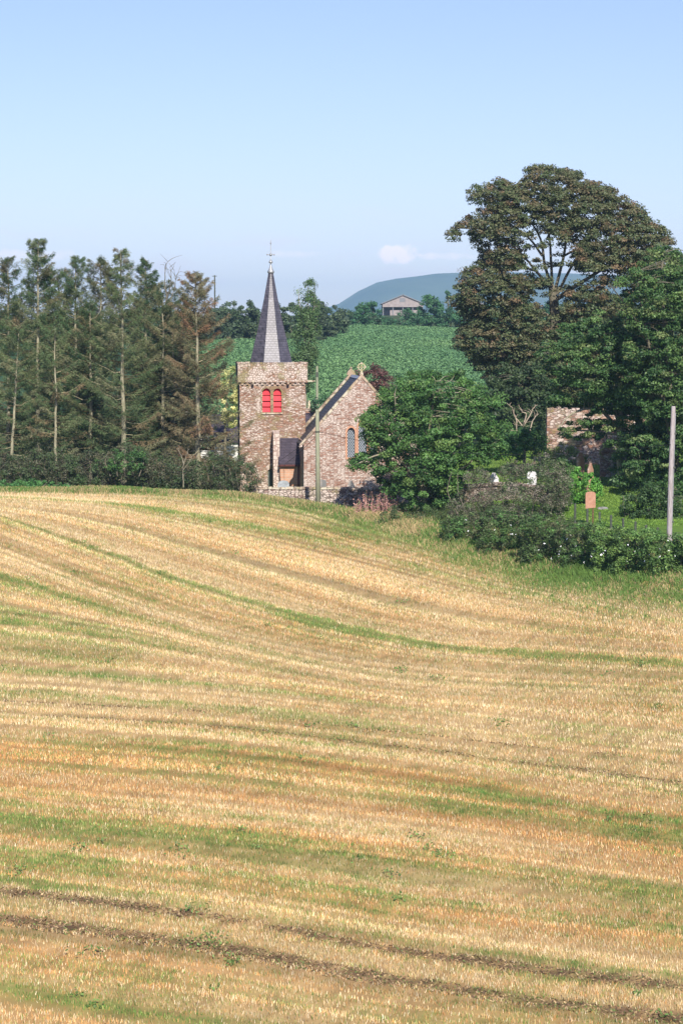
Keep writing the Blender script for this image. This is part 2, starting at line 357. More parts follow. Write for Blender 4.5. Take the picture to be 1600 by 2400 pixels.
def groundmat(name, c1, c2, c3, sc=1.0, bumpd=.05):
    m, nt, b = newmat(name); L = nt.links
    tc = nt.nodes.new('ShaderNodeTexCoord')
    n = nd(nt, 'TexNoise', Scale=.12 * sc, Detail=6.0, Roughness=.6); L.new(tc.outputs['Object'], n.inputs[0])
    n2 = nd(nt, 'TexNoise', Scale=4.0 * sc, Detail=5.0, Roughness=.7); L.new(tc.outputs['Object'], n2.inputs[0])
    a = ramp(nt, n.outputs[0], [(.35, c1), (.65, c2)]); f = nt.nodes.new('ShaderNodeMapRange'); f.inputs[1].default_value = .45; f.inputs[2].default_value = .7
    L.new(n2.outputs[0], f.inputs[0]); L.new(mixc(nt, a.outputs[0], c3, f.outputs[0]), b.inputs['Base Color'])
    b.inputs['Roughness'].default_value = .95; b.inputs['Specular IOR Level'].default_value = .1
    bump(nt, b, n2.outputs[0], .6, bumpd)
    return m
M_GROUND = groundmat('rough_grass_ground', (.055, .085, .022), (.085, .12, .035), (.045, .05, .02))
M_YARD = groundmat('mown_grass', (.10, .19, .03), (.15, .24, .045), (.08, .15, .025))
M_CROP = groundmat('crop_soil', (.05, .11, .05), (.06, .13, .055), (.035, .05, .03), bumpd=.2)
M_HILL = groundmat('moorland', (.05, .09, .045), (.11, .16, .08), (.14, .14, .09), sc=.06, bumpd=1)
M_STUB = leafmat('stubble_ground', .95, 0, .05)

# ------------------------------------------------------------ terrain height
TC = {-600: [(134, -9.6), (150, -9.4), (200, -6.6), (330, 0), (420, 1.5), (740, 6)],
      0: [(134, -9.43), (150, -9.4), (200, -6.6), (330, -.3), (420, 1.6), (740, 7)],
      300: [(135, -9.5), (150, -9.7), (200, -6.6), (330, -.2), (420, 1.8), (740, 8)],
      560: [(134, -9.65), (137, -10.3), (140, -10.4), (160, -10.2), (200, -6.4), (330, 0), (420, 2.0), (740, 9)],
      720: [(132, -10.2), (137, -10.55), (140, -10.4), (160, -10.2), (200, -6.4), (330, .2), (420, 2.0), (740, 9)],
      800: [(129, -10.4), (136, -10.6), (140, -10.4), (160, -10.1), (200, -6.4), (330, -.4), (420, 2.9), (740, 9)],
      900: [(125, -10.6), (131, -10.6), (140, -10.3), (160, -9.8), (200, -6.4), (330, -.5), (420, 2.8), (740, 9)],
      1060: [(115, -11.0), (122, -10.3), (132, -9.9), (150, -9.1), (200, -6.3), (330, -.6), (420, 2.2), (740, 9)],
      1200: [(110, -11.6), (116, -10.4), (124, -9.4), (150, -8.5), (200, -6.2), (330, -.6), (420, 2.0), (740, 9)],
      1400: [(103, -11.4), (110, -10.0), (116, -9.7), (150, -8.4), (200, -6.2), (330, -.6), (420, 2.0), (740, 9)],
      1600: [(98, -11.0), (106, -9.9), (116, -9.6), (150, -8.6), (200, -6.2), (330, -.6), (420, 2.0), (740, 9)],
      2200: [(96, -11.0), (106, -9.9), (116, -9.6), (150, -8.6), (200, -6.2), (330, -.6), (420, 2.0), (740, 9)]}
PXC = np.array(sorted(TC)); YB = np.array([TC[p][0][0] for p in PXC]); ZB = np.array([TC[p][0][1] for p in PXC])
UG = (np.linspace(-600, 2200, 141) - 800) / F
YG = np.concatenate([np.linspace(-60, 50, 56)[:-1], np.linspace(50, 240, 191)[:-1], np.linspace(240, 800, 141)[:-1], np.linspace(800, 9000, 60)])
def _table():
    cols = []
    for p in PXC:
        yb, zb = TC[p][0]; t = np.linspace(0, 1, 20); k = 1.35 if p < 700 else (1.35 - .35 * min(1, (p - 700) / 500))
        ys = 58 + (yb - 58) * t; zs = -19.6 + (zb + 19.6) * (1 - (1 - t) ** k)
        Y = [-60, -4, 4, 44, 50] + list(ys) + [q[0] for q in TC[p][1:]] + [1200, 3000, 9000]
        Z = [-1.7, -1.7, -2.6, -20.6, -20.6] + list(zs) + [q[1] for q in TC[p][1:]] + [9, -2, -5]
        cols.append(np.interp(YG, Y, Z))
    cols = np.array(cols); U = (PXC - 800) / F
    T = np.array([np.interp(UG, U, cols[:, j]) for j in range(len(YG))])   # (Y,U)
    for _ in range(6):
        T[:, 1:-1] = (T[:, :-2] + 2 * T[:, 1:-1] + T[:, 2:]) / 4
    for _ in range(1):
        T[1:-1] = (T[:-2] + 2 * T[1:-1] + T[2:]) / 4
    return T
HT = _table()
def Hh(x, Y):
    x = np.asarray(x, float); Y = np.asarray(Y, float)
    u = np.clip(x / np.maximum(Y, 40.), UG[0], UG[-1] - 1e-6); y = np.clip(Y, YG[0], YG[-1] - 1e-3)
    ui = (u - UG[0]) / (UG[1] - UG[0]); a = np.floor(ui).astype(int); fa = ui - a
    b = np.clip(np.searchsorted(YG, y, side='right') - 1, 0, len(YG) - 2); fb = (y - YG[b]) / (YG[b + 1] - YG[b])
    z = (HT[b, a] * (1 - fa) + HT[b, a + 1] * fa) * (1 - fb) + (HT[b + 1, a] * (1 - fa) + HT[b + 1, a + 1] * fa) * fb
    return z + .10 * (fbm(x * .25, Y * .25, 3) - .5) + np.where(Y > 240, .6 * (fbm(x * .03, Y * .03, 2) - .5), 0)
def pxof(x, Y): return 800 + F * np.asarray(x) / np.maximum(np.asarray(Y), 40.)
def Ybound(px): return np.interp(px, PXC, YB)
def gz(x, Y): return float(Hh(x, Y))
def gpt(px, Y):
    x = (px - 800) / F * Y; return (x, Y, gz(x, Y))

# ------------------------------------------------------------ stubble swaths: curved rows on the ground
ISO = [[(0, 1130), (420, 1140), (620, 1160), (900, 1240), (1200, 1320), (1568, 1395)],
       [(0, 1150), (250, 1165), (560, 1235), (800, 1290), (1100, 1370), (1568, 1450)],
       [(0, 1172), (150, 1195), (400, 1270), (620, 1340), (850, 1410), (1100, 1450), (1568, 1485)],
       [(0, 1190), (240, 1280), (450, 1360), (700, 1430), (1000, 1495), (1568, 1530)],
       [(0, 1270), (250, 1370), (500, 1450), (800, 1515), (1100, 1545), (1568, 1565)],
       [(0, 1400), (300, 1450), (600, 1520), (900, 1580), (1568, 1610)],
       [(0, 1520), (500, 1560), (1000, 1620), (1568, 1670)],
       [(0, 1620), (500, 1645), (1000, 1700), (1568, 1760)],
       [(0, 1665), (500, 1700), (1000, 1760), (1568, 1850)],
       [(0, 1760), (500, 1800), (1000, 1860), (1568, 1940)],
       [(0, 1850), (500, 1900), (1000, 1950), (1568, 2030)],
       [(0, 1950), (500, 2000), (1000, 2070), (1568, 2130)],
       [(0, 2050), (500, 2110), (900, 2185), (1200, 2225), (1568, 2270)],
       [(0, 2110), (480, 2170), (800, 2230), (1100, 2280), (1568, 2340)],
       [(0, 2250), (800, 2370), (1568, 2450)],
       [(0, 2420), (1568, 2600)]]
def _iso():
    """each row's distance Y as a function of x/Y, found by meeting the ground"""
    ug = np.linspace(-400, 2000, 97); out = []
    Ys = np.linspace(50, 175, 1000)
    for k, l in enumerate(ISO):
        a = np.array(l, float) * 1.0204
        s0 = (a[1, 1] - a[0, 1]) / (a[1, 0] - a[0, 0]); s1 = (a[-1, 1] - a[-2, 1]) / (a[-1, 0] - a[-2, 0])
        a = np.vstack([[-400, a[0, 1] - s0 * (a[0, 0] + 400)], a, [2000, a[-1, 1] + s1 * (2000 - a[-1, 0])]])
        py = np.interp(ug, a[:, 0], a[:, 1]); py = np.convolve(np.pad(py, 3, 'edge'), np.ones(7) / 7, 'valid')
        row = []
        for p, q in zip(ug, py):
            x = (p - 800) / F * Ys; pr = proj(np.stack([x, Ys, Hh(x, Ys)], -1))[1]
            pr = np.minimum.accumulate(pr)
            row.append(np.interp(-q, -pr, Ys))
        out.append(row)
    out = np.array(out)
    for i in range(1, len(out)): out[i] = np.minimum(out[i], out[i - 1] - .35)
    return ug, out
UGP, ISOY = _iso()
def swath(x, Y):
    px = np.clip(pxof(x, Y), -400, 2000); i = (px + 400) / 25.; a = np.clip(np.floor(i).astype(int), 0, 95); f = i - a
    Yc = ISOY[:, a] * (1 - f) + ISOY[:, a + 1] * f            # (K, n) decreasing in K
    k = np.clip((Yc > Y).sum(0) - 1, 0, len(ISO) - 2); idx = np.arange(len(Y))
    y0 = Yc[k, idx]; y1 = Yc[k + 1, idx]
    return k + np.clip((y0 - Y) / (y0 - y1), -2, 4)
GS = np.array([(-3, .8), (0, .75), (.2, .45), (.5, .22), (.75, .45), (1, .2), (1.35, .25), (1.6, .5), (1.8, .3), (2.1, .15), (2.45, .3), (2.75, .48), (3.05, .48), (3.3, .38), (3.5, .42),
               (3.7, .3), (4, .18), (4.3, .2), (4.6, .35), (5, .22), (5.3, .18), (5.6, .3), (6, .2), (6.3, .3), (6.6, .15), (7, .15), (7.2, .3), (7.42, .62), (7.6, .2), (8, .05), (8.15, .15),
               (8.4, .5), (8.65, .4), (8.9, .6), (9.1, .5), (9.25, .18), (9.6, .1), (9.85, .3), (10.1, .68), (10.4, .78), (10.7, .6), (10.85, .4), (11.1, .6), (11.4, .4), (11.7, .35), (11.9, .15),
               (12.2, .1), (12.8, .08), (13.1, .15), (13.4, .12), (13.8, .45), (14.1, .6), (14.5, .3), (15, .3), (17, .5)])
OS = np.array([(-3, .2), (0, .2), (1, .2), (2.6, .3), (3, .6), (3.3, .3), (4, .25), (6, .2), (8, .15), (8.3, .8), (9, .9), (9.3, .5), (9.7, .35), (10, .5), (11.5, .5), (12, .3), (13, .35), (13.5, .5), (14, .6), (17, .5)])
def field_props(x, Y):
    s = swath(x, Y); lw = fbm(x * .18 + 3, Y * .18, 3) - .5
    s2 = s + .16 * (fbm(x * .5, Y * 1.2, 3) - .5)
    fine = 1.5 * (fbm(s2 * 6, x * .06 + Y * .04, 3) - .5) + 1.5 * (fbm(s2 * 16 + 7, x * .07 + Y * .04, 2) - .5)
    g = np.interp(s2, GS[:, 0], GS[:, 1]) + .95 * fine + .9 * lw + .35 * (fbm(x * 1.3, Y * 1.3, 3) - .5)
    o = np.interp(s2, OS[:, 0], OS[:, 1]) + 1.1 * (fbm(s2 * 4 + 40, x * .07, 3) - .5) + .5 * lw
    g = g - .10
    # wheel ruts
    rut = np.zeros_like(s); wob = .035 * (vnoise(x * .8, Y * 0 + 3) - .5)
    for c, wd, st in ((12.0, .10, 1), (13.0, .14, 1), (7.42, .06, .5), (6.9, .035, .35), (8.0, .0, 0), (2.95, .05, .0)):
        if wd: rut = np.maximum(rut, st * np.exp(-((s + wob - c) / wd) ** 2))
    rut *= np.clip(-.05 + 1.75 * fbm(x * .7, Y * .7, 3), 0, 1)
    return s, np.clip(g, 0, 1), np.clip(o, 0, 1), rut
STRAW = np.array([(.70, .53, .26), (.79, .63, .37), (.60, .42, .19), (.88, .75, .52)])
ORG = np.array([(.66, .35, .12), (.72, .41, .17), (.52, .28, .10)])
GRN = np.array([(.26, .33, .08), (.17, .28, .06), (.36, .38, .13), (.42, .40, .16)])
DGRN = np.array([(.09, .19, .04), (.13, .24, .05)])

# ------------------------------------------------------------ ground sheets
def axis(segs):
    out = []
    for a, b, s in segs: out.append(np.arange(a, b, s))
    out.append([segs[-1][1]]); return np.concatenate(out)
GX = axis([(-3200, -800, 200), (-800, -160, 40), (-160, -50, 5), (-50, -30, 1), (-30, 30, .5), (30, 50, 1), (50, 160, 5), (160, 800, 40), (800, 3200, 200)])
GY = axis([(-60, 40, 5), (40, 50, 2), (50, 142, .5), (142, 200, 1), (200, 460, 4), (460, 1000, 30), (1000, 7200, 250)])
X, Yv = np.meshgrid(GX, GY); Z = Hh(X, Yv); nx, ny = len(GX), len(GY)
PV = np.stack([X, Yv, Z], -1).reshape(-1, 3)
i, j = np.meshgrid(np.arange(nx - 1), np.arange(ny - 1)); a = (j * nx + i).ravel()
Q = np.stack([a, a + 1, a + 1 + nx, a + nx], 1); C = PV[Q].mean(1); cpx = pxof(C[:, 0], C[:, 1])
is_st = (C[:, 1] < Ybound(cpx) + .3 * (vnoise(C[:, 0], C[:, 1]) - .5)) & (C[:, 1] > 46) & (abs(C[:, 0]) < 49)
ctop = np.where(cpx < 760, 332, np.interp(cpx, [760, 805], [332, 425]))
is_cr = (C[:, 1] > 196) & (C[:, 1] < ctop) & (abs(C[:, 0]) < 160)
is_yd = (~is_st) & (C[:, 1] > np.interp(cpx, [540, 900, 1060, 1200, 1400, 1600], [137, 136, 131, 124, 111, 108])) & (C[:, 1] < 168) & (cpx > 540) & (cpx < 2000)
def sub(name, mask, mat, dz=0, col=None):
    q = Q[mask]; u, inv = np.unique(q.ravel(), return_inverse=True); V = PV[u].copy()
    c = None if col is None else col(V)
    return tag(mesh(name, V, [inv.reshape(q.shape)], mat, col=c, smooth=True), kind='structure')
def stubcol(V):
    s, g, o, rut = field_props(V[:, 0], V[:, 1]); g = g[:, None]; o = o[:, None]; rt = rut[:, None]
    c = np.array((.42, .29, .14)) * (1 - o) + np.array((.36, .20, .08)) * o
    c = c * (1 - g * .8) + np.array((.15, .19, .05)) * g * .8
    c = c * (1 - rt) + np.array((.11, .07, .045)) * rt
    return c * (.75 + .5 * rng.random((len(V), 1)))
ground = sub('ground', ~(is_st | is_cr | is_yd), M_GROUND)
sub('stubble_field', is_st, M_STUB, col=stubcol)
sub('crop_field', is_cr, M_CROP)
sub('churchyard_lawn', is_yd, M_YARD)
# far hill, a real ridge 4 km off
hx = np.linspace(-2200, 3600, 120); hy = np.linspace(4200, 7000, 50); HX, HY = np.meshgrid(hx, hy)
hp = pxof(HX, np.full_like(HX, 5500.))
prof = np.interp(hp, [-1200, 500, 700, 775, 800, 830, 860, 900, 950, 1000, 1060, 1150, 1300, 1600, 2500, 4000], [790, 775, 742, 722, 710, 690, 670, 659.5, 652, 646, 642.5, 640, 642, 655, 690, 760])
prof = (800 - prof) * 1.1
HZ = -40 + (prof + 40) * np.clip(np.exp(-((HY - 5500) / 700) ** 2), 0, 1) + 9 * (fbm(HX * .008, HY * .008, 4) - .5)
i, j = np.meshgrid(np.arange(119), np.arange(49)); a = (j * 120 + i).ravel()
tag(mesh('hill', np.stack([HX, HY, HZ], -1).reshape(-1, 3), [np.stack([a, a + 1, a + 121, a + 120], 1)], M_HILL, smooth=True), kind='structure')

# ------------------------------------------------------------ blades
def blades(name, P, h, wd, col, mat, label=None, cat=None, lean=.35, kind='stuff', parent=None):
    n = len(P); ang = rng.uniform(0, np.pi, n) * .6 - .3 * np.pi
    d = np.stack([np.cos(ang), np.sin(ang), np.zeros(n)], 1) * (wd / 2)[:, None]
    tip = P + np.stack([rng.normal(0, lean, n) * h, rng.normal(0, lean, n) * h, h], 1)
    top = d * .55
    V = np.stack([P - d, P + d, tip + top, tip - top], 1).reshape(-1, 3)
    o = mesh(name, V, [np.arange(4 * n).reshape(-1, 4)], mat, parent, col=np.repeat(col, 4, 0))
    return tag(o, label, cat, kind=kind) if parent is None else o
# stubble
n = 900000
Yr = 50 + (140 - 50) * rng.random(n) ** .8; ur = rng.uniform(-215, 1815, n); xr = (ur - 800) / F * Yr
ok = Yr < Ybound(ur) - .2; xr, Yr = xr[ok], Yr[ok]
s, g, o, rut = field_props(xr, Yr)
rr = rng.random(len(xr)); rowf = fbm(s * 26, xr * .05 + Yr * .03, 2); keep = (rng.random(len(xr)) > rut * .99) & (rng.random(len(xr)) < np.clip(.25 + (rowf - .32) * 4, .2, 1))
xr, Yr, g, o, rut, s, rr, rowf = [v[keep] for v in (xr, Yr, g, o, rut, s, rr, rowf)]; n = len(xr)
pick = lambda A: A[rng.integers(0, len(A), n)]
isg = rr < np.clip(g * .95 + .10, 0, .93); iso_ = rng.random(n) < o * .8
c = np.where(iso_[:, None], pick(ORG), pick(STRAW)); c = np.where(isg[:, None], np.where((rng.random(n) < np.clip(g - .35, 0, 1))[:, None], pick(DGRN), pick(GRN)), c)
c = c * rng.uniform(.75, 1.25, (n, 1)) * (.99 + .7 * (fbm(s * 7 + 90, xr * .06, 3) - .5) + .9 * (fbm(s * 19 + 20, xr * .05, 2) - .5) + .5 * (rowf - .5) - .35 * rut)[:, None]
hh = np.where(isg, rng.uniform(.05, .14, n), rng.uniform(.06, .145, n)) * (1 - .6 * rut)
blades('stubble', np.stack([xr, Yr, Hh(xr, Yr) - .01], 1), hh, np.where(isg, rng.uniform(.010, .024, n), rng.uniform(.009, .022, n)), c, M_BLADE, 'short golden straw stubble mixed with green weeds over the field', 'stubble', .22)
# crushed straw and clods lying in the wheel ruts
n2_ = 500000; Yq = 52 + 70 * rng.random(n2_); uq = rng.uniform(-215, 1815, n2_); xq = (uq - 800) / F * Yq; ok = Yq < Ybound(uq) - .5; xq, Yq = xq[ok], Yq[ok]
_, gq, oq, rq = field_props(xq, Yq); ok = (rq > .25) & (rng.random(len(xq)) < .75); xq, Yq = xq[ok], Yq[ok]; n2_ = len(xq)
cq = np.array([(.13, .085, .05), (.20, .13, .075), (.36, .24, .13), (.55, .40, .21), (.15, .20, .06)])[rng.choice(5, n2_, p=[.27, .25, .2, .13, .15])] * rng.uniform(.7, 1.3, (n2_, 1))
blades('crushed_straw', np.stack([xq, Yq, Hh(xq, Yq)], 1), rng.uniform(.015, .06, n2_), rng.uniform(.03, .08, n2_), cq, M_BLADE, 'dark crushed straw and soil clods lying in the tractor wheel ruts', 'wheel ruts', 1.2)
# weeds in the rows: small broad-leaved plants
def leafquads(P, size, up=.4, stretch=1.3, out=None):
    n = len(P); nrm = rng.normal(size=(n, 3)) * (1 if out is None else .6); nrm[:, 2] = (abs(nrm[:, 2]) if out is None else nrm[:, 2]) + up
    if out is not None: nrm += out * 1.1
    nrm[:, 1] -= .15; nrm /= np.linalg.norm(nrm, axis=1, keepdims=True)
    t = np.cross(nrm, rng.normal(size=(n, 3))); t /= np.linalg.norm(t, axis=1, keepdims=True) + 1e-9; b = np.cross(nrm, t)
    sz = (size * rng.uniform(.6, 1.3, n))[:, None]; t = t * sz * .5 * stretch; b = b * sz * .36
    return np.stack([P - t, P + b * 1 - t * .1, P + t, P - b - t * .1], 1).reshape(-1, 3)
def leafmesh(name, P, size, col, mat, parent=None, **k):
    V = leafquads(P, size, **k); return mesh(name, V, [np.arange(len(V)).reshape(-1, 4)], mat, parent, col=np.repeat(col, 4, 0))
wp = []
for _ in range(200):
    Yw = rng.uniform(56, 128); uw = rng.uniform(-100, 1700); xw = (uw - 800) / F * Yw
    if Yw > Ybound(uw) - 1: continue
    gg = field_props(np.array([xw]), np.array([Yw]))[1][0]
    if rng.random() > gg + .08: continue
    m = rng.integers(8, 30); rad = rng.uniform(.06, .2)
    q = np.stack([xw + rng.normal(0, rad, m), Yw + rng.normal(0, rad, m), np.zeros(m)], 1); q[:, 2] = Hh(q[:, 0], q[:, 1]) + rng.uniform(.03, .2, m); wp.append(q)
for uu, pyw, rad in ((727, 1706, .3), (470, 2212, .35), (487, 2208, .3), (205, 2240, .25), (450, 2140, .22), (535, 2255, .2), (30, 2047, .2), (1180, 1700, .25), (940, 1576, .2), (1020, 1995, .3), (420, 2000, .3), (560, 1960, .25), (180, 1990, .2)):
    Ys = np.linspace(55, 130, 600); x = (uu - 800) / F * Ys; k = np.argmin(abs(proj(np.stack([x, Ys, Hh(x, Ys)], -1))[1] - pyw)); m = 45
    q = np.stack([x[k] + rng.normal(0, rad, m), Ys[k] + rng.normal(0, rad, m), np.zeros(m)], 1); q[:, 2] = Hh(q[:, 0], q[:, 1]) + rng.uniform(.02, .28, m); wp.append(q)
wp = np.concatenate(wp)
tag(leafmesh('weeds', wp, .09, np.array((.09, .15, .04)) * rng.uniform(.6, 1.5, (len(wp), 1)), M_LEAF), 'dark green leafy weeds dotted through the stubble', 'weeds', kind='stuff')
# field margin: rough green grass, taller straw-coloured grass
n = 75000
ur = rng.uniform(-250, 1850, n); wdt = np.interp(ur, [-250, 500, 700, 900, 1100, 1300, 1600], [1.6, 2.2, 3.0, 4.2, 6, 6.5, 5.5])
off = rng.normal(0, .5, n) * wdt * .8 + .5; Yr = Ybound(ur) + off; xr = (ur - 800) / F * Yr
pat = fbm(xr * .5, Yr * .5, 3); straw = rng.random(n) < np.interp(ur, [0, 560, 800, 950, 1100, 1600], [.35, .45, .5, .5, .12, .15]) + (pat - .5) * 1.2
c = np.where(straw[:, None], np.array((.50, .38, .19)), np.array((.13, .23, .05))) * rng.uniform(.65, 1.3, (n, 1))
hh = rng.uniform(.15, .38, n) * np.interp(ur, [0, 600, 900, 1100], [.8, 1.1, 1.3, 1.0]) * np.where(off < -1, .6, 1)
blades('margin_grass', np.stack([xr, Yr, Hh(xr, Yr) - .02], 1), hh, rng.uniform(.015, .04, n), c, M_BLADE, 'rough green and straw grass along the top edge of the field', 'grass', .4)
# churchyard grass
n = 42000
ur = rng.uniform(860, 1700, n); Yr = rng.uniform(112, 165, n); xr = (ur - 800) / F * Yr; ok = Yr > np.interp(ur, [860, 1060, 1200, 1400, 1600], [137, 131, 125, 113, 110]); xr, Yr = xr[ok], Yr[ok]; n = len(xr)
pat = fbm(xr * .35, Yr * .6, 3)[:, None]
c = (np.array((.12, .25, .03)) * (1 - pat) + np.array((.25, .34, .07)) * pat) * rng.uniform(.75, 1.3, (n, 1))
blades('lawn_grass', np.stack([xr, Yr, Hh(xr, Yr) - .01], 1), rng.uniform(.03, .10, n), rng.uniform(.03, .06, n), c, M_BLADE, 'bright green mown grass of the churchyard', 'grass', .8)
# leafy crop on the far slope
n = 260000
Yr = 196 + 235 * rng.random(n) ** .8; ur = rng.uniform(430, 1200, n); xr = (ur - 800) / F * Yr
ok = Yr < np.where(ur < 760, 331, np.interp(ur, [760, 805], [331, 424])); xr, Yr, = xr[ok], Yr[ok]; n = len(xr)
xr = xr + .0; row = np.round((xr * .25 + Yr) / 1.0) * 1.0 - xr * .25; Yr = row + rng.normal(0, .22, n)
p = fbm(xr * .06, Yr * .03, 3)[:, None]
c = (np.array((.085, .18, .075)) * (1 - p) + np.array((.16, .27, .10)) * p) * rng.uniform(.7, 1.35, (n, 1))
tag(leafmesh('crop_leaves', np.stack([xr, Yr, Hh(xr, Yr) + rng.uniform(.05, .45, n)], 1), .27, c, M_CROPLEAF, up=.9, stretch=1.1), 'dense blue-green leafy root crop covering the slope behind the church', 'crop', kind='stuff')

# ------------------------------------------------------------ crowns traced and given depth
def inpoly(P, poly):
    x, y = P[:, 0], P[:, 1]; ins = np.zeros(len(P), bool); d = np.full(len(P), 1e9); m = len(poly)
    for i in range(m):
        x0, y0 = poly[i]; x1, y1 = poly[(i + 1) % m]
        cond = ((y0 > y) != (y1 > y)); xi = (x1 - x0) * (y - y0) / ((y1 - y0) or 1e-9) + x0; ins ^= cond & (x < xi)
        t = np.clip(((x - x0) * (x1 - x0) + (y - y0) * (y1 - y0)) / ((x1 - x0) ** 2 + (y1 - y0) ** 2 + 1e-9), 0, 1)
        d = np.minimum(d, np.hypot(x - x0 - t * (x1 - x0), y - y0 - t * (y1 - y0)))
    return ins, d
def clumps(poly, Y, depth, dens, cr, holes=(), inset=.6, front=.55, gap=0):
    """clump centres filling a rounded body: outline poly (photo px), set Y metres off, depth metres half-thick"""
    poly = np.array(poly, float); W = at(poly[:, 0], poly[:, 1], Y)[:, [0, 2]]
    lo, hi = W.min(0), W.max(0); area = (hi - lo).prod(); n = int(area * dens)
    P = rng.uniform(lo, hi, (n, 2)); ins, d = inpoly(P, W); ok = ins & (d > cr * inset * rng.uniform(.3, 1.2, n)); P, d = P[ok], d[ok]
    q = np.clip(d / depth, 0, 1); half = depth * np.sqrt(np.clip(1 - (1 - q) ** 2, 0, 1))
    sgn = np.where(rng.random(len(P)) < .62, -1, 1); m = np.where(rng.random(len(P)) < front, rng.uniform(.7, 1, len(P)), rng.uniform(0, .8, len(P)))
    C = np.stack([P[:, 0], Y + sgn * m * half, P[:, 1]], 1)
    px, py = proj(C)
    keep = np.ones(len(C), bool)
    if gap:
        nz = fbm(C[:, 0] * 1.25 + 5, C[:, 2] * 1.5 + C[:, 1] * .5, 2); keep &= nz > gap * np.where(d < 1.3, 1.25, .92)
    for hx_, hy_, rx, ry, pr in holes:
        keep &= ~((((px - hx_) / rx) ** 2 + ((py - hy_) / ry) ** 2 < 1) & (rng.random(len(C)) < pr))
    return C[keep]
def crown_mesh(name, C, cr, per, leaf, pal, mat, parent, flat=.7, droop=0, up=.4, jit=.35, stretch=1.3, tone=None):
    n = len(C); k = per; rad = cr * rng.uniform(.6, 1.35, n)
    D = rng.normal(size=(n, k, 3)); D /= np.linalg.norm(D, axis=2, keepdims=True); D *= rng.random((n, k, 1)) ** .45
    D[..., 2] *= flat; rr = np.hypot(D[..., 0], D[..., 1])
    P = C[:, None] + D * rad[:, None, None]; P[..., 2] -= droop * rad[:, None] * rr ** 2
    pal_c = np.array([p[0] for p in pal]); wt = np.array([p[1] for p in pal], float); wt /= wt.sum()
    cc = pal_c[rng.choice(len(pal), n, p=wt)] * rng.uniform(.75, 1.25, (n, 1))
    cl = pal_c[rng.choice(len(pal), (n, k), p=wt)]
    col = (cc[:, None] * .65 + cl * .35) * rng.uniform(1 - jit, 1 + jit, (n, k, 1))
    keep = rng.random((n, k)) < 1.0
    return leafmesh(name, P[keep], leaf, col[keep], mat, parent, up=up, stretch=stretch, out=D[keep])
def twigs(T, C, limbs, frac=.5, r0=.03, sag=.15):
    pts = np.concatenate(limbs)
    for c in C[rng.random(len(C)) < frac]:
        d = np.linalg.norm(pts - c, axis=1) + np.where(pts[:, 2] > c[2] + .5, 2.5, 0); k = np.argmin(d); a = pts[k]; L = np.linalg.norm(c - a)
        if L < .2 or L > 3.2: continue
        m = (a + c) / 2 + np.array([rng.normal(0, .1), rng.normal(0, .1), rng.uniform(-.2, 1) * sag]) * L
        e = c + (c - m) * .25 + rng.normal(0, .08, 3)
        T.add(smooth_line([a, m, c, e], 3), np.linspace(min(.09, r0 * (.6 + L * .25)), r0 * .3, 10), 4)
def limb(T, P, r0, r1, n=6, res=5):
    L = smooth_line(P, res); L = L + rng.normal(0, .03, L.shape) * np.linspace(0, 1, len(L))[:, None]
    T.add(L, np.linspace(r0, r1, len(L)), n); return L
def px_limbs(T, Y, lines, r0, r1, dy=1.5, n=6):
    out = []
    for l in lines:
        rr0, rr1 = (l[0][2], l[0][3]) if len(l[0]) > 2 else (r0, r1)
        P = at([q[0] for q in l], [q[1] for q in l], Y); off = rng.uniform(-dy, dy); P[:, 1] += np.linspace(0, off, len(P)); out.append(limb(T, P, rr0, rr1, n))
    return out

def ground_base(px, Y):
    return Vector(gpt(px, Y))
def broadleaf(name, label, cat, px, Y, poly, depth, dens, cr, per, leaf, pal, limbs, r0=.15, r1=.03, holes=(), bark=None, tw=.4, tr=.03, flat=.7, droop=0, up=.4, group=None, trunk=None, inset=.6, front=.55, jit=.35, dy=1.5, gap=0):
    b = ground_base(px, Y); e = empty(name, b, label, cat, group)
    C = clumps(poly, Y, depth, dens, cr, holes, inset, front, gap); T = Tubes()
    Ls = []
    if trunk: Ls.append(limb(T, np.vstack([[b[0], b[1], b[2] - .2], at([q[0] for q in trunk], [q[1] for q in trunk], Y)]), r0 * 1.9, r0, 8))
    Ls += px_limbs(T, Y, limbs, r0, r1, dy)
    if not Ls: Ls.append(np.array([b]))
    if tw: twigs(T, C, Ls, tw, tr)
    T.build('trunk', bark or M_BARK, e)
    crown_mesh('crown', C, cr, per, leaf, pal, M_LEAF, e, flat, droop, up, jit)
    return e
BE = [((.10, .082, .045), 2), ((.08, .092, .042), 5), ((.055, .082, .035), 3.5), ((.14, .085, .05), .8)]
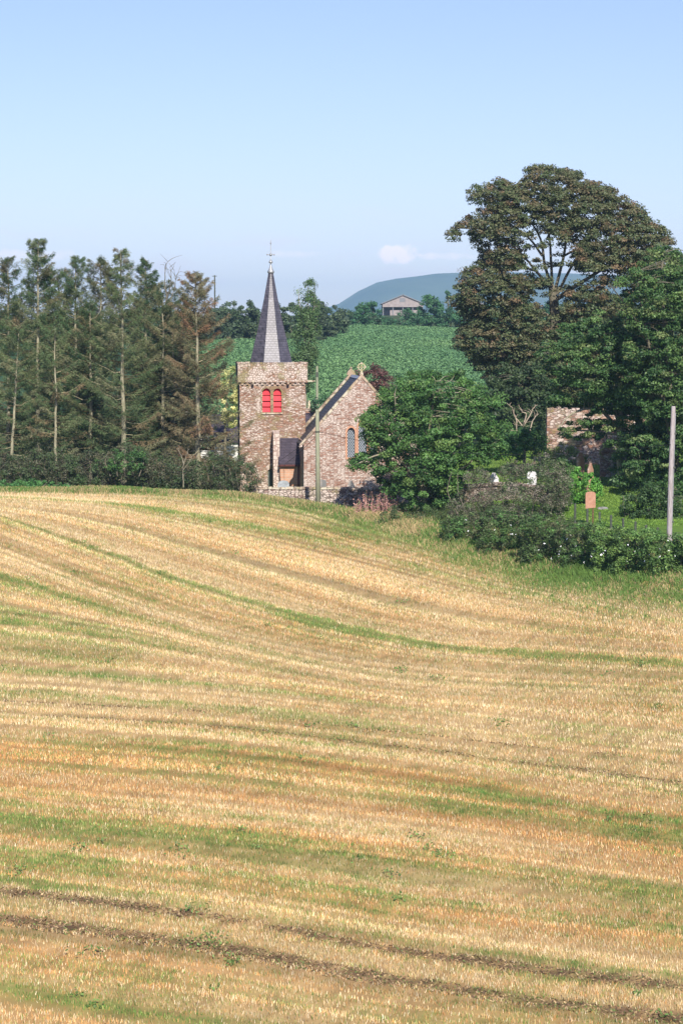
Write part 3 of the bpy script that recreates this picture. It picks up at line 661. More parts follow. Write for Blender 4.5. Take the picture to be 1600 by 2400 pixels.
broadleaf('beech_tree', 'huge spreading copper beech with brown-tinged leaves, tallest tree on the right', 'tree', 1300, 166,
    [(1057, 662), (1088, 624), (1115, 613), (1119, 590), (1105, 575), (1090, 540), (1070, 560), (1054, 585), (1042, 547), (1061, 513), (1096, 494), (1120, 480), (1100, 470), (1084, 480), (1092, 440), (1126, 425), (1161, 415), (1214, 419), (1228, 396), (1245, 381), (1291, 377), (1337, 392), (1383, 415), (1429, 435), (1478, 465), (1500, 486), (1536, 510), (1570, 551), (1620, 640), (1640, 900), (1450, 965), (1200, 960), (1165, 920), (1110, 870), (1080, 831), (1048, 812), (1060, 780), (1085, 750), (1052, 715)],
    6.0, 17, .55, 85, .15, BE,
    [[(1291, 676, .13, .02), (1255, 635), (1225, 600), (1160, 545), (1085, 535), (1062, 540)], [(1291, 670, .13, .02), (1275, 620), (1265, 560), (1230, 510), (1170, 480), (1100, 450)],
     [(1293, 670, .13, .03), (1290, 600), (1285, 540), (1275, 470), (1265, 400)], [(1300, 680, .14, .03), (1320, 600), (1330, 540), (1350, 470), (1345, 410)],
     [(1305, 690, .13, .03), (1340, 620), (1380, 560), (1430, 510), (1480, 480)], [(1305, 700, .2, .04), (1380, 650), (1450, 610), (1530, 570)], [(1270, 600, .1, .03), (1240, 560), (1200, 530), (1150, 510)],
     [(1320, 600, .1, .03), (1370, 570), (1400, 520), (1400, 450)], [(1280, 560, .09, .03), (1310, 500), (1310, 440), (1300, 395)], [(1255, 635, .1, .03), (1200, 620), (1140, 615), (1080, 650)],
     [(1295, 745, .14, .03), (1250, 725), (1199, 731), (1149, 762), (1090, 750)], [(1298, 770, .15, .03), (1250, 800), (1180, 830), (1100, 820)], [(1300, 740, .15, .03), (1400, 720), (1480, 760)]],
    r0=.32, r1=.03, trunk=[(1300, 880), (1300, 760), (1294, 668)], tw=.4, tr=.025, flat=.42, droop=.3, up=.7, inset=.75,
    holes=[(1205, 565, 40, 20, .5), (1250, 545, 45, 20, .6), (1265, 600, 40, 50, .8), (1310, 610, 38, 60, .8), (1335, 655, 50, 26, .85), (1235, 640, 30, 16, .7), (1150, 570, 30, 14, .6), (1150, 525, 40, 12, .4), (1290, 700, 40, 30, .8), (1400, 650, 55, 20, .6), (1125, 500, 30, 12, .8), (1230, 520, 40, 12, .5), (1380, 550, 40, 18, .4), (1270, 425, 18, 18, .5), (1140, 455, 22, 14, .6), (1330, 470, 30, 16, .3), (1440, 680, 40, 12, .7), (1290, 745, 30, 30, .6)])
G1 = [((.048, .11, .028), 4), ((.08, .155, .04), 2.5), ((.03, .07, .022), 3), ((.12, .18, .05), 1)]
broadleaf('sycamore_tree', 'low rounded bright green tree hiding the right half of the church gable', 'tree', 990, 129,
    [(808, 1084), (823, 1070), (858, 1040), (850, 1018), (818, 1000), (832, 984), (828, 966), (863, 952), (889, 940), (878, 912), (913, 896), (939, 879), (966, 866), (1012, 861), (1078, 868), (1112, 892), (1145, 916), (1178, 928), (1190, 960), (1200, 1010), (1190, 1050), (1145, 1076), (1136, 1096), (1105, 1116), (1085, 1136), (1065, 1156), (1045, 1196), (979, 1205), (936, 1190), (906, 1162), (876, 1139), (860, 1112), (835, 1112), (808, 1104)],
    4.2, 16, .46, 120, .125, G1, [[(990, 1150, .14, .03), (950, 1090), (900, 1060), (840, 1080)], [(990, 1140, .14, .03), (960, 1050), (930, 980), (920, 920)], [(992, 1130, .15, .03), (1000, 1040), (1010, 960), (1015, 890)], [(995, 1140, .14, .03), (1060, 1070), (1110, 1000), (1150, 960)], [(960, 1090, .06, .02), (910, 1010), (860, 990)], [(1010, 1120, .1, .03), (1080, 1100), (1140, 1050)]],
    r0=.2, gap=.29, trunk=[(990, 1180), (992, 1135)], tw=.3, tr=.022, flat=.6, up=.5, bark=M_BARKP, dy=3,
    holes=[(860, 1048, 14, 14, .8), (868, 1090, 8, 6, .8), (938, 1090, 12, 5, .7), (885, 1128, 10, 8, .5)])
# right hand trees
G2 = [((.045, .095, .028), 4), ((.08, .135, .04), 2.5), ((.025, .06, .02), 3.5), ((.13, .16, .06), .8)]
broadleaf('ash_tree', 'pale-limbed green tree spreading over the ruined wall in front of the beech', 'tree', 1452, 133,
    [(1455, 720), (1402, 722), (1360, 745), (1318, 750), (1300, 785), (1262, 808), (1237, 850), (1255, 880), (1283, 903), (1268, 938), (1290, 955), (1350, 950), (1380, 960), (1330, 990), (1295, 1010), (1300, 1032), (1370, 1040), (1408, 1052), (1440, 1081), (1428, 1110), (1500, 1120), (1560, 1100), (1600, 900), (1560, 760)],
    4.0, 15, .46, 105, .135, G2, [[(1452, 1000, .13, .03), (1420, 900), (1380, 850), (1300, 830)], [(1452, 1010, .13, .03), (1400, 960), (1340, 965), (1300, 1000)], [(1455, 980, .13, .03), (1440, 860), (1430, 780)], [(1452, 1020, .08, .03), (1370, 1010), (1310, 1020)], [(1430, 900, .08, .03), (1370, 850), (1310, 832), (1270, 830)], [(1450, 1030, .09, .02), (1410, 1060), (1440, 1090)], [(1455, 900, .1, .03), (1500, 820), (1510, 770)], [(1420, 900, .06, .02), (1340, 880), (1290, 860)]],
    r0=.22, gap=.34, trunk=[(1456, 1150), (1452, 1000)], tw=.22, tr=.02, flat=.45, up=.6, bark=M_BARKP, dy=3,
    holes=[(1325, 970, 48, 11, .6), (1415, 972, 20, 14, .75), (1425, 1060, 20, 18, .6), (1296, 990, 14, 24, .6), (1330, 905, 20, 12, .4)])
broadleaf('lime_tree', 'tall dark green tree filling the right edge beside the leaning pole', 'tree', 1580, 129,
    [(1640, 545), (1589, 565), (1517, 574), (1509, 609), (1459, 613), (1450, 643), (1409, 650), (1413, 690), (1450, 730), (1460, 800), (1440, 860), (1470, 930), (1500, 1000), (1450, 1045), (1430, 1100), (1424, 1124), (1451, 1144), (1455, 1181), (1478, 1222), (1552, 1242), (1640, 1240), (1790, 1180), (1840, 900), (1760, 600)],
    4.5, 15, .46, 95, .13, G2, [[(1575, 1050, .15, .03), (1540, 900), (1500, 760), (1480, 640)], [(1580, 1000, .15, .03), (1560, 800), (1555, 650), (1560, 590)], [(1575, 1100, .1, .02), (1510, 1080), (1470, 1100), (1450, 1130)], [(1580, 950, .12, .03), (1640, 800), (1680, 680)], [(1500, 760, .06, .02), (1450, 700), (1420, 665)], [(1570, 850, .08, .02), (1500, 790), (1470, 740)], [(1575, 1120, .1, .02), (1500, 1160), (1470, 1200)]],
    r0=.26, gap=.34, trunk=[(1580, 1180), (1578, 1040)], tw=.2, tr=.02, flat=.5, up=.6, bark=M_BARK, dy=3,
    holes=[(1515, 1130, 30, 60, .6), (1440, 690, 22, 12, .6), (1490, 665, 20, 12, .5), (1530, 720, 18, 18, .4), (1470, 1000, 20, 14, .5)])
YEW = [((.028, .05, .02), 3), ((.02, .035, .018), 2), ((.05, .075, .03), 1.5)]
broadleaf('yew_tree', 'dark evergreen mass behind the bleached dead bush', 'tree', 1230, 160, [(1120, 900), (1180, 850), (1260, 850), (1300, 900), (1300, 1060), (1270, 1100), (1180, 1095), (1150, 1000)], 2.5, 8, .55, 80, .17, YEW, [[(1230, 1050, .12, .03), (1220, 950), (1210, 880)]], r0=.2, trunk=[(1230, 1050)], tw=.2)
broadleaf('yew_tree', 'broad dark evergreen behind the ruined wall', 'tree', 1430, 170, [(1280, 880), (1400, 850), (1620, 850), (1640, 1060), (1560, 1110), (1400, 1105), (1290, 1090)], 3, 7, .6, 80, .18, YEW, [[(1430, 1040, .12, .03), (1420, 950), (1410, 880)], [(1432, 1040, .12, .03), (1500, 950), (1540, 880)]], r0=.2, trunk=[(1430, 1050)], tw=.2)
broadleaf('birch_tree', 'tall slender loose-crowned tree with pale trunk right of the spire', 'tree', 715, 182,
    [(690, 740), (684, 700), (694, 692), (696, 664), (712, 652), (740, 658), (742, 690), (752, 720), (752, 790), (748, 850), (735, 900), (720, 930), (700, 900), (686, 850), (680, 800)], 2.2, 15, .36, 60, .12,
    [((.07, .12, .045), 3), ((.10, .15, .07), 2), ((.045, .08, .03), 2)], [[(715, 800, .08, .02), (705, 740), (700, 680)], [(715, 790, .08, .02), (722, 720), (722, 660)], [(715, 830, .07, .02), (735, 780), (745, 740)], [(715, 850, .06, .02), (738, 840)], [(715, 800, .06, .02), (735, 720), (738, 665)]],
    r0=.1, trunk=[(715, 960), (715, 860), (715, 790)], tw=.5, tr=.022, flat=1.2, bark=M_BARKP, holes=[(715, 690, 8, 14, .5), (703, 860, 8, 25, .5), (730, 890, 8, 25, .5), (708, 672, 5, 18, .6)])
broadleaf('copper_bush', 'small dark purple-leaved tree behind the gable cross', 'tree', 885, 162, [(828, 880), (845, 860), (870, 850), (900, 862), (925, 885), (938, 905), (935, 960), (880, 990), (835, 960)], 2, 11, .42, 80, .13, [((.075, .035, .032), 3), ((.11, .055, .045), 1.5), ((.05, .045, .03), 1)], [[(885, 960, .06, .02), (880, 900)]], r0=.08, trunk=[(885, 960)], tw=.2)
broadleaf('variegated_tree', 'cream and green variegated tree beside the left of the tower', 'tree', 528, 162, [(515, 880), (540, 860), (566, 850), (575, 960), (560, 1000), (520, 1000), (508, 950)], 1.5, 11, .35, 60, .14, [((.42, .40, .17), 2), ((.14, .20, .06), 2.5), ((.60, .55, .30), 1)], [[(528, 980, .06, .02), (535, 900)]], r0=.08, trunk=[(528, 980)], tw=.4)

# shrubs, hedge
GH = [((.045, .10, .028), 4), ((.08, .15, .04), 2.5), ((.035, .06, .022), 3), ((.11, .12, .06), 1)]
def shrub(name, label, px, Y, poly, depth, dens, cr, per, leaf, pal, tw=.5, tr=.012, flat=.8, cat='bush', group=None, bark=None, up=.4, holes=(), spread=60, n=7):
    poly_a = np.array(poly, float); x0, x1 = poly_a[:, 0].min(), poly_a[:, 0].max(); yb = poly_a[:, 1].max(); yt = poly_a[:, 1].min()
    ls = []
    for k in range(n):
        xx = x0 + (x1 - x0) * (k + .5) / n; ls.append([(px + (xx - px) * .75, yb - 2, .035, .012), (xx - 2, (yb * .55 + yt * .45)), (xx + rng.uniform(-12, 12), yt * .75 + yb * .25)])
    return broadleaf(name, label, cat, px, Y, poly, depth, dens, cr, per, leaf, pal, ls, r0=.03, r1=.01, tw=tw, tr=tr, flat=flat, up=up, group=group, bark=bark or M_TWIG, holes=holes, inset=.4, dy=depth * .5)
THORN = [((.11, .10, .07), 2), ((.07, .11, .04), 5), ((.17, .15, .12), 1.5), ((.05, .045, .03), 2)]
shrub('thorn_bush', 'grey-brown lichened thorn bush over the low stone wall', 1210, 119, [(1075, 1150), (1090, 1105), (1150, 1090), (1215, 1080), (1280, 1062), (1320, 1085), (1340, 1130), (1335, 1190), (1330, 1235), (1200, 1240), (1060, 1225), (1040, 1190)], 1.8, 22, .28, 55, .075, THORN, tw=.9, tr=.012, n=12, holes=[(1100, 1142, 40, 13, .8), (1157, 1120, 15, 11, .9), (1245, 1114, 14, 9, .8)])
shrub('ivy_bush', 'round glossy bright green bush on the churchyard lawn above the brown sign', 1352, 124, [(1296, 1168), (1290, 1130), (1305, 1105), (1340, 1092), (1380, 1098), (1405, 1125), (1412, 1158), (1395, 1176), (1330, 1180)], 1.3, 30, .22, 70, .10, [((.08, .20, .035), 4), ((.13, .28, .05), 2), ((.04, .11, .02), 2)], tw=.1, n=5)
shrub('elder_bush', 'dark green bush between thorn bush and bright ivy bush', 1312, 121, [(1285, 1120), (1300, 1080), (1320, 1070), (1340, 1095), (1340, 1180), (1320, 1215), (1290, 1210)], 1.2, 24, .25, 60, .09, GH, n=5)
shrub('yellow_green_bush', 'yellow-green sprawling bush under the ruined wall', 1330, 138, [(1262, 1090), (1275, 1055), (1310, 1038), (1350, 1048), (1375, 1075), (1380, 1115), (1330, 1118), (1270, 1110)], 1.5, 20, .28, 60, .10, [((.13, .18, .05), 3), ((.19, .22, .07), 2), ((.07, .11, .03), 2)], n=6, holes=[(1360, 1075, 16, 16, .6)])
shrub('laurel_bush', 'mid green hedge behind the lawn right of the rounded tree', 1225, 144.5, [(1130, 1060), (1140, 1020), (1200, 1000), (1270, 1000), (1285, 1050), (1270, 1070), (1180, 1080), (1140, 1082)], 1.6, 12, .4, 80, .12, [((.04, .11, .03), 3), ((.07, .15, .04), 2), ((.03, .06, .02), 2)], tw=.2)
NET = [((.05, .085, .03), 4), ((.075, .11, .04), 2), ((.035, .05, .022), 3), ((.10, .095, .05), 1.2)]
shrub('nettle_bank', 'tall dull green nettles and weeds below the stone wall at the field corner', 990, 124, [(880, 1205), (905, 1188), (960, 1192), (1040, 1190), (1085, 1195), (1110, 1230), (1110, 1290), (1040, 1268), (960, 1240), (900, 1225)], 1.0, 26, .24, 60, .07, NET, tw=.6, tr=.008, n=16, flat=1.3)
def hedge(label, px, Y, segs, dens, cr, per, leaf, pal, depth=1.5):
    e = empty('bramble_hedge', gpt(px, Y), label, 'hedge'); Cs = []; T = Tubes()
    for x0, x1, Ys, t0, t1 in segs:
        g0 = proj(np.array(gpt(x0, Ys - 1)))[1]; g1 = proj(np.array(gpt(x1, Ys - 1)))[1]
        C = clumps([(x0 - 12, g0 + 8), (x0 - 12, t0 + 6), (x0 + (x1 - x0) * .3, t0 - 3), (x0 + (x1 - x0) * .6, t1 + 4), (x1 + 12, t1 + 2), (x1 + 12, g1 + 8)], Ys, depth, dens, cr, (), .25, .6); Cs.append(C)
        for k in range(5): q = gpt(x0 + (x1 - x0) * rng.random(), Ys); L = [np.array(q) + np.array([[0, 0, -.1], [rng.normal(0, .1), 0, .8], [rng.normal(0, .4), rng.normal(0, .3), 1.7]])]; T.add(L[0], [.02, .015, .008], 4); twigs(T, C, [L[0]], .06, .01)
    T.build('stem', M_TWIG, e); crown_mesh('foliage', np.concatenate(Cs), cr, per, leaf, pal, M_LEAF, e, .8, 0, .4)
hedge('dark green bramble hedge with white flowers sloping along the field edge', 1220, 112, [(1045, 1140, 116.2, 1203, 1198), (1130, 1240, 112.6, 1196, 1202), (1230, 1330, 109.2, 1204, 1212), (1320, 1400, 106.4, 1212, 1226)], 22, .27, 70, .085, NET + [((.07, .15, .04), 4)])
hedge('brighter green bramble thicket at the right end of the field edge', 1500, 103, [(1385, 1450, 104.4, 1224, 1238), (1440, 1520, 102.6, 1236, 1240), (1510, 1600, 100.6, 1240, 1248), (1590, 1780, 99.5, 1250, 1256)], 24, .25, 75, .09, [((.07, .14, .035), 3), ((.12, .19, .05), 2.5), ((.04, .075, .025), 2.5)])
shrub('elder_bush', 'added bush with shade-darkened leaves under the low branches beside the leaning pole', 1530, 117, [(1452, 1245), (1450, 1190), (1470, 1150), (1520, 1130), (1580, 1140), (1620, 1200), (1620, 1262)], 1.6, 16, .35, 70, .12, [((.03, .06, .02), 3), ((.05, .09, .03), 2)], n=6)  # bush added for the dense shade here, the shade put into its leaf colours
# white bindweed flowers
fl = []
for _ in range(42):
    u = rng.uniform(1080, 1590); yy = np.interp(u, [1080, 1400, 1590], [1215, 1260, 1265]) + rng.random() * 65; q = at(u, yy, Ybound(u) + .25 + rng.uniform(-.2, .2)); fl.append(q)
fl = np.array(fl); fl = np.repeat(fl, 3, 0) + rng.normal(0, .02, (len(fl) * 3, 3))
tag(leafmesh('bindweed_flowers', fl, .08, np.full((len(fl), 3), .75), M_LEAF), 'small white bindweed flowers dotted over the hedge', 'flowers', kind='stuff')
# willowherb
wb = empty('willowherb_clump', gpt(865, 128), 'patch of tall pinkish willowherb stems in front of the stone wall', 'plant')
P = []; T = Tubes(); LP = []
for _ in range(170):
    u = rng.normal(886, 36); Yw = rng.uniform(127.0, 130.5); x, y, z = gpt(u, Yw); h = rng.uniform(.5, 1.75) * math.exp(-((u - 885) / 70) ** 2); tx = rng.normal(0, .08)
    T.add(np.array([(x, y, z - .05), (x + tx * .4, y, z + h * .6), (x + tx, y, z + h)]), [.010, .008, .003], 4)
    m = 16; t = rng.uniform(.3, 1, m); LP.append(np.stack([x + tx * t + rng.normal(0, .04, m), y + rng.normal(0, .04, m), z + h * t], 1))
T.build('stem', plain('pink_stem', (.60, .34, .30), .8), wb); LP = np.concatenate(LP)
leafmesh('leaf', LP, .075, np.where(rng.random((len(LP), 1)) < .35, np.array((.10, .15, .05)), np.array((.42, .23, .20))) * rng.uniform(.6, 1.3, (len(LP), 1)), M_LEAF, wb, stretch=1.8)

# woodland understorey left
BR = [((.05, .08, .032), 7), ((.08, .075, .045), 2.5), ((.10, .085, .055), 1.2), ((.035, .035, .022), 3), ((.045, .09, .03), 1.5)]
SC = [(20, 1060, 138), (110, 1040, 139), (200, 1048, 138), (300, 1035, 139.5), (390, 1052, 138), (490, 1055, 138.5), (-90, 1050, 139)]
for k, (u, top, Yk) in enumerate(SC):
    rx = 68; lab = ['scrub bush at the far left under the leaning trunk', 'dense brown scrub under the two leftmost conifers', 'brown twiggy scrub left of the tall bare conifer', 'dark scrub at the foot of the tall bare conifer', 'dark twiggy scrub left of the red-brown conifer', 'brown scrub at the foot of the red-brown conifer', 'scrub bush outermost left'][k]
    shrub('scrub_bush', lab, u, Yk, [(u - rx, 1150), (u - rx - 6, 1100), (u - rx * .6, top + 18), (u, top), (u + rx * .6, top + 14), (u + rx + 5, 1095), (u + rx, 1152)], 2.0, 15, .34, 70, .09, BR, tw=.7, tr=.012, n=9, group='scrub bushes under the conifers')
shrub('holly_bush', 'bright green leafy bush in the brown scrub below the conifers', 290, 136.3, [(238, 1095), (262, 1072), (270, 1040), (300, 1058), (335, 1052), (350, 1080), (340, 1102), (290, 1118)], .7, 15, .24, 50, .10, [((.035, .085, .025), 3), ((.07, .14, .04), 1.5), ((.03, .06, .02), 2.5)], tw=.1, n=5)
shrub('nettle_bank', 'low green nettles at the left edge of the wood', 70, 135.6, [(-60, 1150), (-50, 1130), (30, 1122), (120, 1126), (170, 1140), (180, 1152)], .6, 30, .2, 60, .08, [((.05, .14, .04), 3), ((.08, .17, .05), 2)], tw=.2, n=8)
shrub('scrub_bush', 'brown overhanging scrub covering the lower left of the tower', 575, 136.8, [(500, 1150), (505, 1080), (530, 1060), (560, 1064), (590, 1085), (612, 1120), (612, 1150), (560, 1158)], .9, 20, .27, 60, .08, BR, tw=.9, tr=.012, n=9, holes=[(600, 1110, 14, 30, .4)])

# ------------------------------------------------------------ conifers
def conifer(label, px, Y, top, halfw, pal, start=1120, base_px=None, tip=.35, dens=1.0, name='conifer_tree', r=.17, nb=150, group='conifers beside the church', droop=.35, trunk_top=None, power=.75, low=.75, bareness=.5):
    bx = base_px if base_px else px; b = gpt(bx, Y); e = empty(name, b, label, 'tree', group)
    t = at(px, top, Y); Hgt = t[2] - b[2]; T = Tubes()
    base = np.array(b) - np.array([0, 0, .2]); axisP = lambda h: base + (t - base) * (h / Hgt)
    k = 14; TP = np.array([axisP(h) + (rng.normal(0, .03, 3) if 0 < h < Hgt else 0) for h in np.linspace(0, Hgt, k)])
    T.add(TP, np.linspace(r * 1.1, .025, k), 8)
    h0 = at(px, start, Y)[2] - b[2]; NP = []; NC = []
    palc = np.array([p[0] for p in pal]); wt = np.array([p[1] for p in pal], float); wt /= wt.sum()
    Wd = halfw * Y / F; bare_to = rng.uniform(.3, .75); bareness = bareness * rng.uniform(.3, 1.2)
    for i in range(nb):
        f = (i + rng.random()) / nb; h = h0 + (Hgt - h0) * f ** .95
        prof = (1 - f) ** power; L = Wd * (prof * (low + (1 - low) * min(1, f * 4)) + .06) * rng.uniform(.55, 1.15)
        ph = rng.uniform(0, 2 * math.pi)
        if math.sin(ph) < -.75 and f < bare_to and rng.random() < bareness: continue
        d = np.array([math.cos(ph), math.sin(ph), 0.]); dr = droop * (1 - f * .9)
        s0 = axisP(h); q = [s0 + d * L * tt + np.array([0, 0, L * ((.12 + .5 * f) * tt - dr * tt * (1.5 - tt) + .12 * tt ** 3)]) for tt in (0, .25, .5, .75, 1)]
        q = np.array(q); q[1:-1] += rng.normal(0, .05, (3, 3)); T.add(q, np.linspace(.016 + .008 * L, .005, 5), 4, (.38, .33, .27) if rng.random() < .72 else (1.15, 1.1, 1.0))
        m = int((26 + 46 * L) * dens * (.35 if rng.random() < .12 else 1)); tt = rng.uniform(.12, 1.02, m) ** .8; 
        bp = np.stack([np.interp(tt, [0, .25, .5, .75, 1], q[:, c]) for c in range(3)], 1)
        side = np.array([-d[1], d[0], 0]); sl = (rng.uniform(-1, 1, m)) * (.10 + .28 * L * (1.05 - tt)); 
        P0 = bp + side * sl[:, None] + d * (abs(sl) * .5)[:, None]; P0[:, 2] -= abs(sl) * rng.uniform(.1, .55, m) + rng.uniform(0, .10, m)
        dirn = side * (np.sign(sl) * rng.uniform(.2, 1, m))[:, None] + d * rng.uniform(.1, 1, (m, 1)); dirn[:, 2] += rng.uniform(-.8, .25, m)
        dirn /= np.linalg.norm(dirn, axis=1, keepdims=True); NP.append(np.concatenate([P0, dirn], 1))
        c0 = palc[rng.choice(len(pal), p=wt)]; NC.append(c0 * .6 * rng.uniform(.7, 1.3) + .4 * palc[rng.choice(len(pal), m, p=wt)] * rng.uniform(.7, 1.3, (m, 1)))
    A = np.concatenate(NP); Cc = np.concatenate(NC); rep = 4
    P0 = np.repeat(A[:, :3], rep, 0) + rng.normal(0, .05, (len(A) * rep, 3)); D = np.repeat(A[:, 3:], rep, 0) + rng.normal(0, .35, (len(A) * rep, 3)); D /= np.linalg.norm(D, axis=1, keepdims=True)
    Ln = rng.uniform(.09, .24, len(P0))[:, None]; Sd = np.cross(D, rng.normal(size=D.shape)); Sd /= np.linalg.norm(Sd, axis=1, keepdims=True); wv = rng.uniform(.009, .020, len(P0))[:, None]
    V = np.stack([P0 - Sd * wv, P0 + Sd * wv, P0 + D * Ln], 1).reshape(-1, 3)
    T.build('trunk', M_BARKC, e)
    mesh('crown', V, [np.arange(len(V)).reshape(-1, 3)], M_NEEDLE, e, col=np.repeat(np.repeat(Cc, rep, 0), 3, 0))
    return e
BN = [((.155, .15, .085), 2), ((.11, .135, .06), 4), ((.06, .10, .042), 5), ((.21, .135, .08), .4)]
RN = [((.23, .13, .075), 1.6), ((.16, .13, .075), 2.5), ((.09, .10, .05), 4)]
GN = [((.035, .075, .03), 4), ((.055, .095, .04), 3), ((.11, .09, .045), 1.2)]
OL = [((.10, .105, .05), 3), ((.055, .08, .035), 4), ((.15, .12, .07), 1)]
conifer('tall dense green-topped conifer, leftmost of the tall ones', 90, 148, 562, 95, GN + BN[:2], base_px=88, nb=190, power=.55, dens=1.2)
conifer('tall brown sparse conifer with its whole pale trunk showing', 284, 143, 585, 118, BN, base_px=290, nb=190, r=.19, dens=.85)
conifer('red-brown conifer nearest the church tower', 458, 141.5, 642, 125, RN + BN[:1], base_px=466, nb=180, r=.2, low=.95, power=.6)
conifer('dark pointed conifer between the green-topped one and the tall bare-trunked one', 178, 152, 603, 90, GN[:2] + BN, nb=160, power=.55)
conifer('green conifer right behind the tall bare-trunked one', 342, 152, 608, 95, GN + BN[:1], nb=180, power=.6)
conifer('brown round-topped conifer left behind the tall bare-trunked one', 236, 156, 612, 100, OL, nb=190, power=.4)
conifer('thin conifer stem with broken top in front of the scrub', 130, 141, 770, 70, BN, nb=70, r=.12, power=.25)
conifer('leaning conifer at the far left edge', 46, 141, 760, 85, BN, base_px=22, nb=90, r=.12, power=.3)
conifer('slim brown conifer left of the red-brown one', 382, 147, 700, 80, OL, nb=100, power=.5)
conifer('brown conifer cut by the left edge of the picture', 20, 151, 606, 95, OL + GN[:1], nb=170, power=.5)
conifer('green conifer outside the left edge of the wood', -110, 148, 600, 100, GN + BN[:1], nb=120)
conifer('short dark conifer behind the red-brown one', 430, 156, 700, 90, GN, nb=100, power=.5)
conifer('dark low conifer filling the gap behind the two leftmost trunks', 136, 158, 640, 110, GN + OL, nb=180, power=.4)
conifer('dark low conifer behind the wood near the variegated tree', 375, 160, 670, 120, GN + OL, nb=180, power=.4)

conifer('dark olive conifer low between the broken-topped stem and the tall bare one', 212, 148, 730, 100, GN + OL, nb=150, power=.5)
conifer('dark olive conifer low between the tall bare one and the red-brown one', 405, 149, 745, 100, GN + OL, nb=150, power=.5)
# bare trees
def bare(name, label, px, Y, lines, r0, mat, tw=26, tl=1.0, group=None):
    b = gpt(px, Y); e = empty(name, b, label, 'tree', group); T = Tubes()
    Ls = px_limbs(T, Y, lines, r0, .012, .6, 5)
    for _ in range(tw):
        L = Ls[rng.integers(len(Ls))]; a = L[rng.integers(len(L) // 3, len(L))]; d = rng.normal(size=3); d[2] = abs(d[2]) + .5; d /= np.linalg.norm(d)
        T.add(smooth_line([a, a + d * tl * .5, a + d * tl * rng.uniform(.7, 1.1) + rng.normal(0, .15, 3)], 3), np.linspace(.02, .006, 7), 4)
    T.build('trunk', mat, e); return e
bare('dead_tree', 'leafless dead tree top standing above the conifers', 396, 158, [[(396, 1130, .14, .06), (396, 850), (395, 740), (392, 690)], [(392, 700, .05, .01), (386, 660), (390, 620), (394, 612)], [(392, 700, .05, .01), (402, 660), (400, 625)], [(394, 720, .04, .01), (410, 670), (408, 635)]], .05, M_BARK, 20, .9)
bare('dead_bush', 'bleached leafless branches standing against the dark yew', 1226, 146, [[(1228, 1085, .12, .05), (1228, 1010), (1225, 990)], [(1225, 1000, .05, .015), (1205, 975), (1198, 955), (1185, 945)], [(1226, 995, .06, .015), (1232, 970), (1222, 965), (1215, 950)], [(1225, 1000, .05, .015), (1240, 975), (1250, 955), (1258, 948)], [(1240, 1015, .05, .015), (1248, 985), (1262, 970)], [(1210, 1020, .05, .02), (1208, 985), (1200, 960)], [(1197, 1008, .04, .02), (1216, 1014)]], .05, M_BLEACH, 22, .5)
bare('dead_bush', 'pale bare forked sapling in front of the scrub left of the church', 432, 135.8, [[(430, 1142, .04, .02), (430, 1110), (431, 1080)], [(431, 1090, .025, .01), (424, 1068), (418, 1058)], [(431, 1088, .025, .01), (436, 1070), (440, 1060)], [(431, 1100, .02, .008), (445, 1080), (450, 1070)]], .03, M_BARKP, 12, .35)

# ------------------------------------------------------------ distant trees
def far_tree(label, px, Y, top, base, hw, pal, cr=.7, leaf=.3, group=None, name='distant_tree', dens=3.2):
    pl = []
    for k in range(14):
        a = -math.pi / 2 + 2 * math.pi * k / 14; rr = rng.uniform(.88, 1.1); pl.append((px + hw * math.cos(a) * rr, (top + base) / 2 + (base - top) / 2 * math.sin(a) * rr * .98))
    broadleaf(name, label, 'tree', px, Y, pl, 3.2, dens, cr, 75, leaf, pal, [[(px, base - 5, .12, .04), (px - hw * .3, (top + base) / 2)], [(px, base - 5, .12, .04), (px + hw * .3, (top + base) / 2)]], r0=.14, trunk=[(px, base - 4)], tw=.15, tr=.05, group=group, inset=.9)
FG = [((.045, .075, .035), 3), ((.065, .09, .045), 2), ((.035, .05, .03), 2)]
FG2 = [((.035, .095, .04), 3), ((.05, .12, .05), 2), ((.03, .06, .03), 1.5)]
for u, Yk, tp, bs, hw, lb in ((500, 336, 712, 818, 30, 'grey-green tree just right of the red-brown conifer top'), (540, 338, 694, 816, 38, 'broad tree left of the spire below the lone pole'), (590, 340, 702, 812, 38, 'tree touching the left side of the spire'), (640, 340, 706, 806, 36, 'tree directly behind the spire'),
                             (688, 340, 696, 806, 34, 'tree between spire and slender birch'), (735, 342, 700, 803, 36, 'tree behind the slender birch'), (772, 350, 702, 800, 30, 'tree right of the slender birch'), (803, 372, 716, 786, 24, 'low tree where the hedge line bends')):
    far_tree(lb, u, Yk, tp, bs, hw, FG, group='trees on the far side of the crop field')
for u, Yk, tp, bs, hw, lb in ((866, 432, 700, 772, 40, 'rounded green tree left of the barn'), (835, 430, 722, 772, 28, 'low bush left of the rounded green tree'), (918, 430, 738, 774, 34, 'low dark bush in front of the barn'), (960, 432, 722, 776, 34, 'bush hiding the lower right of the barn'), (1008, 436, 686, 778, 36, 'green tree right of the barn'), (1050, 432, 715, 780, 36, 'dark tree at the left edge of the beech'), (1095, 432, 705, 785, 40, 'dark tree behind the left edge of the beech')):
    far_tree(lb, u, Yk, tp, bs, hw, FG2, group='trees in front of the barn')
for u, lb in ((1160, 'far tree glimpsed low left behind the beech'), (1230, 'far tree glimpsed just left of the beech trunk'), (1300, 'far tree glimpsed directly behind the beech trunk'), (1380, 'far tree glimpsed just right of the beech trunk'), (1460, 'far tree glimpsed behind the right side of the beech')): far_tree(lb, u, 430, 700, 785, 46, FG2, group='far trees behind the beech')
